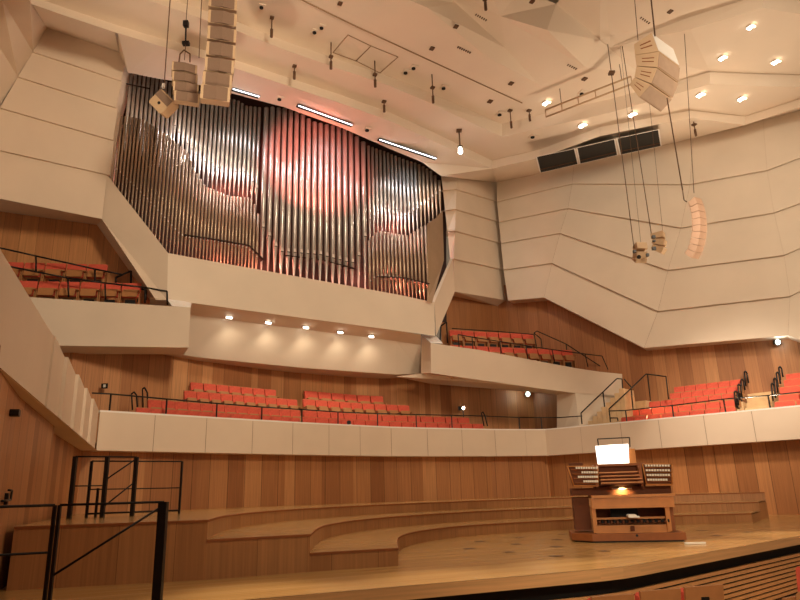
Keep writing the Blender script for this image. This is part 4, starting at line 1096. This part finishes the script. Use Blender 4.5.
# upper right gallery railings
fu = lambda x, y: onv(x, y, (UA[0]+up_n[0]*.15, UA[1]+up_n[1]*.15), (UB[0]+up_n[0]*.15, UB[1]+up_n[1]*.15))
poly_rail('long black railing along the upper right gallery parapet', 0, [[(458, 334.5), (472, 337), (500, 341.5), (545, 348.5), (585, 354), (602, 356)], [(458, 334.5), (459, 347)], [(472, 337), (473, 350)], [(500, 341.5), (501, 354)], [(526, 346), (528, 359)], [(552, 349.5), (555, 363)], [(585, 354), (588, 367)], [(602, 356), (608, 369.5)]], .022, 'parapet_railing', yfun=fu)
fu2 = lambda x, y: onv(x, y, (UA[0]+up_n[0]*1.0, UA[1]+up_n[1]*1.0), (UB[0]+up_n[0]*1.0, UB[1]+up_n[1]*1.0))
poly_rail('black stair railing rising behind the upper right gallery seats', 0, [[(538, 355), (534, 333), (537, 331), (566, 344), (600, 366)], [(534, 333), (541, 339), (543, 356)], [(566, 344), (567, 352)]], .022, yfun=fu2)
fu3 = lambda x, y: onv(x, y, (UA[0]+up_n[0]*.98, UA[1]+up_n[1]*.98), (UB[0]+up_n[0]*.98, UB[1]+up_n[1]*.98))
poly_rail('black rail between the two seat rows of the upper right gallery', 0, [[(452, 328.5), (500, 331.5), (534, 334.5)]], .02, yfun=fu3)
poly_rail('small black railing at the left end of the upper right gallery', 27.1, [[(440, 340), (441, 326), (446.5, 322), (447.5, 343)]], .03)
# upper left gallery railings
fx1 = lambda x, y: onv(x, y, (XA[0]+xn[0]*.12, XA[1]+xn[1]*.12), (XB[0]+xn[0]*.12, XB[1]+xn[1]*.12))
poly_rail('black railing along the upper left gallery parapet', 0, [[(-40, 256), (17, 268), (68, 278), (105, 283), (145, 287.5), (167, 291.3)], [(68, 278), (68.5, 297)], [(105, 283), (105.5, 300)], [(145, 287.5), (145, 303)], [(167, 291.3), (167.5, 305)]], .028, 'parapet_railing', yfun=fx1)
fx2 = lambda x, y: onv(x, y, (XA[0]+xn[0]*1.05, XA[1]+xn[1]*1.05), (XB[0]+xn[0]*1.05, XB[1]+xn[1]*1.05))
poly_rail('black railing between the two seat rows of the upper left gallery', 0, [[(-40, 240), (5, 249), (36, 256), (95, 269), (122, 274.5)], [(36, 256), (36, 272)], [(95, 269), (95, 284)]], .028, yfun=fx2)
poly_rail('black stair railing at the right end of the upper left seats', 0, [[(116, 284), (116, 277.5), (131, 271), (131, 286), (117, 286.5)], [(134, 290), (138, 288), (146, 290), (146, 300)], [(138, 288), (138, 302)]], .035, yfun=fx2)
# foreground railing and gate at lower left
gd = nrm((.92, .39))
GP = onz(157, 612, 0); GA = (GP[0]-gd[0]*3, GP[1]-gd[1]*3); GBp = (GP[0]+gd[0], GP[1]+gd[1])
G = lambda x, y: onv(x, y, GA, GBp)
zt = G(162, 502)[2]; bot = .02
def gz(px, py, z): p = G(px, py); return (p[0], p[1], z)
a0, a1 = gz(-80, 550, 0), gz(50, 550, 0); b0, b1 = gz(55, 550, 0), gz(161, 550, 0)
T_ = lambda p, z: (p[0], p[1], z)
zm = G(20, 554)[2]
railing('stage_railing', 'black tubular railing at the lower left corner', 'railing', [('top_rail', [T_(a0, zt), T_(a1, zt)], .014), ('mid_rail', [T_(a0, zm), T_(a1, zm)], .012)], [(T_(a1, 0), T_(a1, zt), .014), (T_(a0, 0), T_(a0, zt), .014)], T_(a1, 0))
in1 = lerp(b1, b0, .045)
railing('stage_gate', 'black metal gate with diagonal brace and thick right post', 'gate', [('top_rail', [T_(b0, zt), T_(b1, zt)], .013), ('bottom_rail', [T_(lerp(b0, b1, .0), .035), T_(in1, .035)], .02)], [(T_(b0, 0), T_(b0, zt), .014), (T_(b1, 0), T_(b1, zt), .036), (T_(in1, .03), T_(in1, zt), .012)], T_(b0, 0), [(T_(b0, G(52, 576)[2]), T_(b1, zt-.03), .011)])
# railing at the back of the left riser
BA_, BB_ = ony(70, 513, 12.4)[:2], ony(182, 512, 13.6)[:2]
B = lambda x, y: onv(x, y, BA_, BB_)
zr = .75
def bz(px, z): p = B(px, 490); return (p[0], p[1], z)
zt2 = B(75, 456.5)[2]; zt3 = B(100, 465.5)[2]
P1_, P2_, P3_ = bz(72, 0), bz(104.5, 0), bz(134, 0)
railing('riser_gate', 'black gate with thick posts on the left riser, near the wall', 'gate', [('top_rail', [T_(P1_, zt2), T_(P3_, zt2)], .015), ('mid_rail', [T_(P1_, zt2-.52), T_(P2_, zt2-.52)], .012)], [(T_(P1_, zr), T_(P1_, zt2), .034), (T_(P2_, zr), T_(P2_, zt2), .034), (T_(P3_, zr), T_(P3_, zt2), .034)], T_(P1_, zr), [(T_(P2_, zt2-.42), T_(P3_, zt2-.03), .014), (T_(P2_, zr+.18), T_(P3_, zr+.62), .014)])
BA2, BB2 = (BA_[0]+.1, BA_[1]+.6), (BB_[0]+.1, BB_[1]+.6)
def b2(px, z): p = onv(px, 490, BA2, BB2); return (p[0], p[1], z)
Q1, Q2, Q3 = b2(89, 0), b2(98, 0), b2(180.5, 0); zq = onv(180, 461.5, BA2, BB2)[2]
railing('riser_railing', 'thin black railing with two bars behind the thick gate posts', 'railing', [('top_rail', [T_(Q1, zq), T_(Q3, zq)], .015), ('mid_rail', [T_(Q1, zq-.52), T_(Q3, zq-.52)], .012), ('bottom_rail', [T_(Q1, zr+.07), T_(Q3, zr+.07)], .02)], [(T_(Q1, zr), T_(Q1, zq), .022), (T_(Q2, zr), T_(Q2, zq-.5), .02), (T_(Q3, zr), T_(Q3, zq), .02)], T_(Q1, zr))

# stair treads by the white flank
m = MB(); s0_, s1_ = offs(FR[KC:], .75), offs(FR[KC:], 1.75)
for i in range(8):
    xa = 588+i*4.4; yy = 421-i*4.6
    p, q = hitpoly(xa, yy, s0_), hitpoly(xa+4.6, yy, s0_); r_, t_ = add(q, (.66, .75, 0)), add(p, (.66, .75, 0))
    m.hexa([T_(p, 2.63), T_(q, 2.63), T_(r_, 2.63), T_(t_, 2.63)], [T_(p, p[2]), T_(q, p[2]), T_(r_, p[2]), T_(t_, p[2])])
tag(m.build('stair_flight', 'step'), 'pale wooden stair flight climbing along the white flank', 'stairs')
m = MB()
for i in range(4):
    p = ony(745+i*.8, 408-i*4.6, 24.6+i*.7); q = ony(771+i*.8, 405-i*4.5, 23.9+i*.7)
    bk_ = (-.75*-1*0+.5, .6, 0)
    m.hexa([T_(p, 2.62), T_(q, 2.62), T_(add(q, bk_), 2.62), T_(add(p, bk_), 2.62)], [p, T_(q, p[2]), T_(add(q, bk_), p[2]), T_(add(p, bk_), p[2])])
tag(m.build('aisle_steps', 'step'), 'pale wooden aisle steps between the coral seat blocks', 'stairs')
m = MB()
for px0, px1, y0, y1, dd in [(627, 646, 402.5, 400.5, 1.85)]:
    pol = offs(FR[KC:], dd); p, q = hitpoly(px0, y0, pol), hitpoly(px1, y1, pol); bk_ = (.66*.7, .75*.7, 0)
    m.hexa([T_(p, 2.62), T_(q, 2.62), T_(add(q, bk_), 2.62), T_(add(p, bk_), 2.62)], [p, T_(q, p[2]), T_(add(q, bk_), p[2]), T_(add(p, bk_), p[2])])
tag(m.build('landing_steps', 'step'), 'pale wooden landing step left of the coral seats', 'stairs')

# ------------------------------------------------------------------ small wall things
def wall_lamp(px, py, Y, lbl, r=.11):
    p = ony(px, py, Y); t = thing('wall_lamp', lbl, 'wall lamp', p)
    part('housing', MB().box(add(p, (0, .06, .0)), (r*2.6, .1, r*1.5)), 'iron', t)
    part('glowing_lens', MB().tube(add(p, (0, -.06, 0)), add(p, (0, .02, 0)), r*.6, r, n=14).tube(add(p, (0, .02, -.0)), add(p, (0, .05, 0)), r, n=14), 'exit', t)
    point('wall_lamp_light', add(p, (-.1, -.4, .0)), 9, (.9, 1, .9), .05)
wall_lamp(528, 394, 31.0, 'glowing lamp on the gallery wall below the upper right gallery', .11)
gl = RWd(778, 342); wall_lamp(778, 342, gl[1]-.25, 'glowing lamp high on the wooden wall at far right', .11)
p = ony(463, 408, 29.6); t = thing('stand_spotlight', 'small bright spotlight on a stand behind the gallery seats', 'spotlight', (p[0], p[1], 2.62))
part('stand', MB().tube((p[0], p[1], 2.62), p, .02), 'iron', t); part('housing', MB().box(add(p, (-.12, .1, 0)), (.16, .2, .16)), 'iron', t); part('lens', MB().tube(add(p, (.02, -.05, 0)), add(p, (.02, 0, 0)), .06, n=12), 'lamp', t)
p = GRp(349, 423.5); t = thing('parapet_camera', 'small black device standing on the gallery parapet below the organ', 'camera', (p[0], p[1], ZT))
part('body', MB().cbox((p[0], p[1], ZT+.09), (.14, .12, .14), .03), 'iron', t); part('foot', MB().box((p[0], p[1], ZT+.012), (.2, .12, .024)), 'white_plate', t)
# left wall: camera under the soffit, door with handle
lw0, lw1 = LWp[1], LWp[2]
def LWq(px, py, o=.0):
    d = nrm((lw1[0]-lw0[0], lw1[1]-lw0[1])); n = (d[1], -d[0])
    return onv(px, py, (lw0[0]+n[0]*o, lw0[1]+n[1]*o), (lw1[0]+n[0]*o, lw1[1]+n[1]*o))
d = nrm((lw1[0]-lw0[0], lw1[1]-lw0[1], 0)); n = (d[1], -d[0], 0)
p = LWq(15, 413, .1)
t = thing('wall_camera', 'small dark device mounted high on the left wooden wall', 'camera', p)
part('bracket', MB().box(add(p, mul(n, -.06)), (.06, .1, .06), ex=d, ey=n), 'iron', t); part('body', MB().cbox(p, (.14, .1, .08), .02, ex=d, ey=n), 'iron', t)
da, db = LWq(-40, 540, .012), LWq(30, 505, .012)
dm = MB(); e = (d[0], d[1], 0)
q = [(da[0], da[1], 0), (db[0], db[1], 0), (db[0], db[1], 2.25), (da[0], da[1], 2.25)]
dm.wall(q); door = dm.build('door_1', 'wood_low', kind='structure')
p = LWq(6, 499, .03); t2 = MB(); o1 = LWq(2, 501, .07); o2 = LWq(10.5, 500, .07); o3 = LWq(12, 490.5, .07)
t2.box(p, (.08, .05, .14), ex=d, ey=n).tube(LWq(5, 500.5, .03), o1, .014).path([o1, o2, o3, LWq(8.5, 490, .05)], .014)
h = t2.build('handle', 'iron'); h.parent = door
# gallery door with exit plate at left of the lower gallery
p = ony(104.5, 386, 20.7); t = thing('door_plate', 'tiny dark sign on the wood wall at the left gallery end', 'sign', p)
part('plate', MB().box(p, (.2, .03, .16)), 'iron', t); part('pictogram', MB().box(add(p, (.01, -.025, 0)), (.07, .02, .09)), 'ivory', t)

# ------------------------------------------------------------------ organ console
cl_, cr_ = onz(593, 543, 0), onz(687, 541.5, 0)
cx = nrm(sub(cr_, cl_)); cy = (-cx[1], cx[0], 0)
def KF(px, py, v=0.0):
    A_ = (cl_[0]+cy[0]*v, cl_[1]+cy[1]*v); B_ = (cr_[0]+cy[0]*v, cr_[1]+cy[1]*v); return onv(px, py, A_, B_)
mid = lerp(cl_, cr_, .5)
con = thing('organ_console', 'wooden organ console with lit music desk and stop jambs on the stage', 'organ console', mid)
def kbox(name, x0, x1, y0, y1, v0, v1, mat, par=None):
    """box filling a pixel rectangle at front depth v0, running back to v1."""
    a, b = KF(x0, y1, v0), KF(x1, y1, v0); zt_ = KF((x0+x1)/2, y0, v0)[2]; zb_ = KF((x0+x1)/2, y1, v0)[2]
    k = mul(cy, v1-v0); m = MB().hexa([T_(a, zb_), T_(b, zb_), T_(add(b, k), zb_), T_(add(a, k), zb_)], [T_(a, zt_), T_(b, zt_), T_(add(b, k), zt_), T_(add(a, k), zt_)])
    return part(name, m, mat, con) if par is None else subpart(name, m, mat, par, con)
# platform with chamfered left corner
zp = KF(630, 533.5)[2]
ch_l = add(add(cl_, mul(cx, -.36)), mul(cy, .42)); ch_r = add(cr_, mul(cy, .0))
pl = [cl_, cr_, add(cr_, mul(cy, 1.5)), add(ch_l, mul(cy, 1.1)), ch_l]
ins = .05; low = [add(p, add(mul(cy, .03 if i < 2 else 0), (0, 0, 0))) for i, p in enumerate(pl)]
part('platform', MB().hexa([T_(p, .03) for p in pl], [T_(p, zp) for p in pl]), 'consolewood', con)
part('platform_base', MB().hexa([T_(add(mid, mul(sub(p, mid), .95)), .0) for p in pl], [T_(add(mid, mul(sub(p, mid), .95)), .03) for p in pl]), 'black', con)
part('platform_plug', MB().tube(KF(637, 535.5, -.005), KF(637, 535.5, .02), .025), 'iron', con)
# lower case
kbox('side_post', 594, 598, 507, 533, .12, .2, 'consolelight'); kbox('side_post', 668, 672.5, 506, 531.5, .12, .2, 'consolelight')
kbox('desk_front', 592, 675, 497.5, 508, .08, .2, 'consolelight'); kbox('desk_top', 591.5, 675.5, 494.5, 497, .04, .9, 'consolelight')
kbox('knee_panel', 596, 670, 507, 519, .7, .78, 'consoledark')
kbox('monitor', 611, 638.5, 508, 517.5, .42, .5, 'black')
kbox('cross_beam', 596, 671, 517, 519, .2, .3, 'consolelight')
kbox('case_side', 576, 592, 497, 530, .55, 1.1, 'consoledark'); kbox('case_side', 672.5, 676, 503, 531, .25, 1.1, 'consolewood')
kbox('pedal_front', 596, 671, 525, 533.3, .16, .24, 'consolelight')
kbox('pedal_bed', 596, 671, 519, 526, .34, .38, 'consolewood')
for i in range(24):
    x = 599+i*3.0; kbox('pedal', x, x+1.7, 521-(i % 2)*.8-(i*.05), 523.2-i*.05, .1, .34, 'black' if i % 2 else 'consoledark')
kbox('swell_pedal', 631, 635, 526, 531, .12, .16, 'consoledark')
tag(MB().cbox(KF(631.5, 515.8, .05), (.16, .3, .06), .02, ex=cx, ey=cy).box(KF(636, 516.8, .03), (.12, .1, .03), ex=cx, ey=cy).build('folded_paper', 'white_plate'), 'white folded papers lying inside the organ console', 'paper')
# upper case
kbox('upper_case', 572, 672, 487, 494.5, .42, 1.1, 'consoledark')
kbox('manual_back', 596, 646, 465, 489, .5, 1.1, 'consoledark')
for i, (y0, y1) in enumerate([(471.5, 474.3), (475.0, 477.6), (478.4, 481), (481.8, 484.5)]):
    kb = kbox('manual', 598.5+i*.6, 641+i*1.2, y0+1.2, y1, .38-.09*i*1.0, .55, 'consoledark')
    kbox('keys', 599.5+i*.6, 640+i*1.2, y0, y0+1.3, .36-.09*i, .5, 'ivory' if False else 'consolelight', kb)
kbox('top_board', 594, 646, 463.5, 465.8, .4, 1.1, 'consolewood')
for s, (xa, xb, yt, yb, skew) in enumerate([(567.5, 597.5, 466.5, 486, 6.5), (642.5, 672, 464.2, 484.5, 4)]):
    v = .22
    q = [KF(xa+(skew if s == 0 else skew), yb, v), KF(xb+(1 if s == 0 else 0), yb, v), KF(xb, yt, v), KF(xa, yt, v)]
    bq = [add(p, mul(cy, .45)) for p in q]
    jam = part('stop_jamb', MB().hexa([q[3], q[2], bq[2], bq[3]][::-1], [q[0], q[1], bq[1], bq[0]][::-1]) if False else MB().hexa(bq, q), 'consoledark', con)
    fm = MB()
    for k in range(4):
        fm.tube(add(q[k], mul(cy, -.01)), add(q[(k+1) % 4], mul(cy, -.01)), .014, n=4)
    subpart('jamb_frame', fm, 'consolelight', jam, con)
    for r_ in range(4):
        yy = yt+3.2+r_*(yb-yt-4.2)/3.4; 
        g0, g1 = lerp(q[3], q[0], (yy-yt)/(yb-yt)), lerp(q[2], q[1], (yy-yt)/(yb-yt))
        subpart('tab_rail', MB().tube(add(lerp(g0, g1, .08), mul(cy, -.012)), add(lerp(g0, g1, .97), mul(cy, -.012)), .012, n=4), 'consolewood', jam, con)
        st = .28 if s == 0 else .1; en = .96 if s == 0 else .88
        for j in range(9):
            c = lerp(g0, g1, st+(en-st)*j/8)
            if (s == 0 and r_ in (1, 3) and j < 2) or (s == 1 and r_ == 3 and j == 8): continue
            subpart('stop_tab', MB().box(add(c, add(mul(cy, -.03), (0, 0, .035))), (.036, .03, .040), ex=cx, ey=cy), 'ivory', jam, con)
kbox('carved_rail', 569, 583, 463, 466, .5, .6, 'consoledark')
kbox('key_cheek', 596, 598.5, 465.5, 487, .2, .6, 'consolewood'); kbox('key_cheek', 641.5, 644, 465, 486.5, .2, .6, 'consolewood')
# lamp under the manuals
lm = kbox('lamp_bar', 610, 634, 486.6, 488, .28, .34, 'consoledark'); q = KF(622, 489, .33)
kbox('lamp_tube', 612, 632, 488.2, 488.9, .34, .37, 'ivory')
kbox('glow_board', 606, 638, 488.5, 495, .48, .52, 'consolelight')
spot('console_lamp', KF(622, 487.8, .30), KF(622, 495, .48), 60, (1, .78, .32), 130, .9, .03)
# music desk
dq = [KF(598, 465.2, .45), KF(629.3, 464.3, .45), KF(628.3, 443.8, .62), KF(595.3, 446, .62)]
bq = [add(p, mul(cy, .03)) for p in dq]
part('music_desk', MB().hexa([add(p, mul(cy, .05)) for p in [KF(599, 465.2, .45), KF(637, 464, .45), KF(635, 448.5, .62), KF(600, 449, .62)]], [add(p, mul(cy, .035)) for p in [KF(599, 465.2, .45), KF(637, 464, .45), KF(635, 448.5, .62), KF(600, 449, .62)]]), 'consolelight', con)
sh = MB().hexa(bq, dq)
tag(sh.build('sheet_music', 'page'), 'self-glowing white sheet music on the organ console music desk', 'sheet music')
zt4 = KF(612, 438.5, .7)
part('desk_lamp_frame', MB().path([KF(598.5, 446, .66), KF(597.5, 439, .7), KF(629.5, 437.5, .7), KF(630, 447, .66)], .012), 'iron', con)
p = KF(612, 440, .55); spot('desk_light', p, KF(612, 455, .5), 12, (1, .95, .85), 120, .8, .1)

# ------------------------------------------------------------------ camera, lights
cam = bpy.data.cameras.new('camera'); co = bpy.data.objects.new('camera', cam); C.objects.link(co)
cam.sensor_width = 36; cam.lens = FOC/800*36; cam.clip_end = 300
from mathutils import Matrix
co.matrix_world = Matrix(((RT[0], UP[0], -FW[0], 0), (RT[1], UP[1], -FW[1], 0), (RT[2], UP[2], -FW[2], H), (0, 0, 0, 1)))
bpy.context.scene.camera = co
W = bpy.data.worlds.new('hall'); bpy.context.scene.world = W; W.use_nodes = True
W.node_tree.nodes['Background'].inputs[0].default_value = (1, .72, .47, 1); W.node_tree.nodes['Background'].inputs[1].default_value = .16
WARM = (1, .79, .55)
spot('stage_spot', (-1, 9, 15.2), (1.5, 18, 0), 2300, WARM, 66, .8, 1.0)
spot('stage_spot_front', (2, 2, 14), (3, 8, 0), 1000, WARM, 70, .8, .8)
for ex_, ey_ in ((-1.5, 7.9), (.6, 8.75), (2.6, 9.7), (4.3, 11.2), (6.0, 12.7), (7.8, 14.4)):
    spot('stage_edge_spot', (ex_, ey_-1.5, 15.2), (ex_, ey_-.15, 0), 7000, WARM, 11, .9, .3)
spot('hall_spot_right', (13, 6, 13), (11, 27, 8), 6500, (1, .80, .57), 75, .9, 2.0)
spot('stalls_fill_spot', (1, -4, 7), (5.5, 9.5, -.5), 3000, WARM, 42, .8, .5)  # added spot behind the camera to brighten the seat backs
spot('hall_spot_leftfront', (9, 7, 9), (-5, 11, 3), 1300, WARM, 50, .9, 1.0)
spot('gallery_spot_right', (10.8, 13, 14.9), (12.8, 25.5, 3.2), 10000, (1, .82, .62), 31, .9, .8)
spot('hall_spot_left', (4, 2, 11), (-8, 21, 10), 6800, WARM, 70, .9, 1.5)
spot('ceiling_fill_spot', (4, -5, 3), (4, 24, 15.5), 1500, WARM, 80, .9, 1.5)  # added unseen spot, low behind the camera, to brighten the ceiling
spot('bounce_fill_spot', (9.6, 25.9, 3.1), (5, 19, 16), 3400, WARM, 100, .9, .3)  # these three are added, hidden spots replacing light bounced up to the ceiling
spot('bounce_fill_spot', (12.4, 23.6, 3.1), (10, 17, 16), 2600, WARM, 100, .9, .3)
spot('bounce_fill_spot', (-5.9, 10.5, 3.3), (-3, 19, 16), 3000, WARM, 64, .9, .3)
spot('pink_reflection_spot', OP(322, 170, 6.0)[:2] + (13.2,), OP(312, 168), 6200, (1, .18, .13), 44, .45, .25)  # added spot standing in for the red reflection on the pipes
vs = bpy.context.scene.view_settings; vs.view_transform = 'Standard'; vs.look = 'None'; vs.exposure = .22
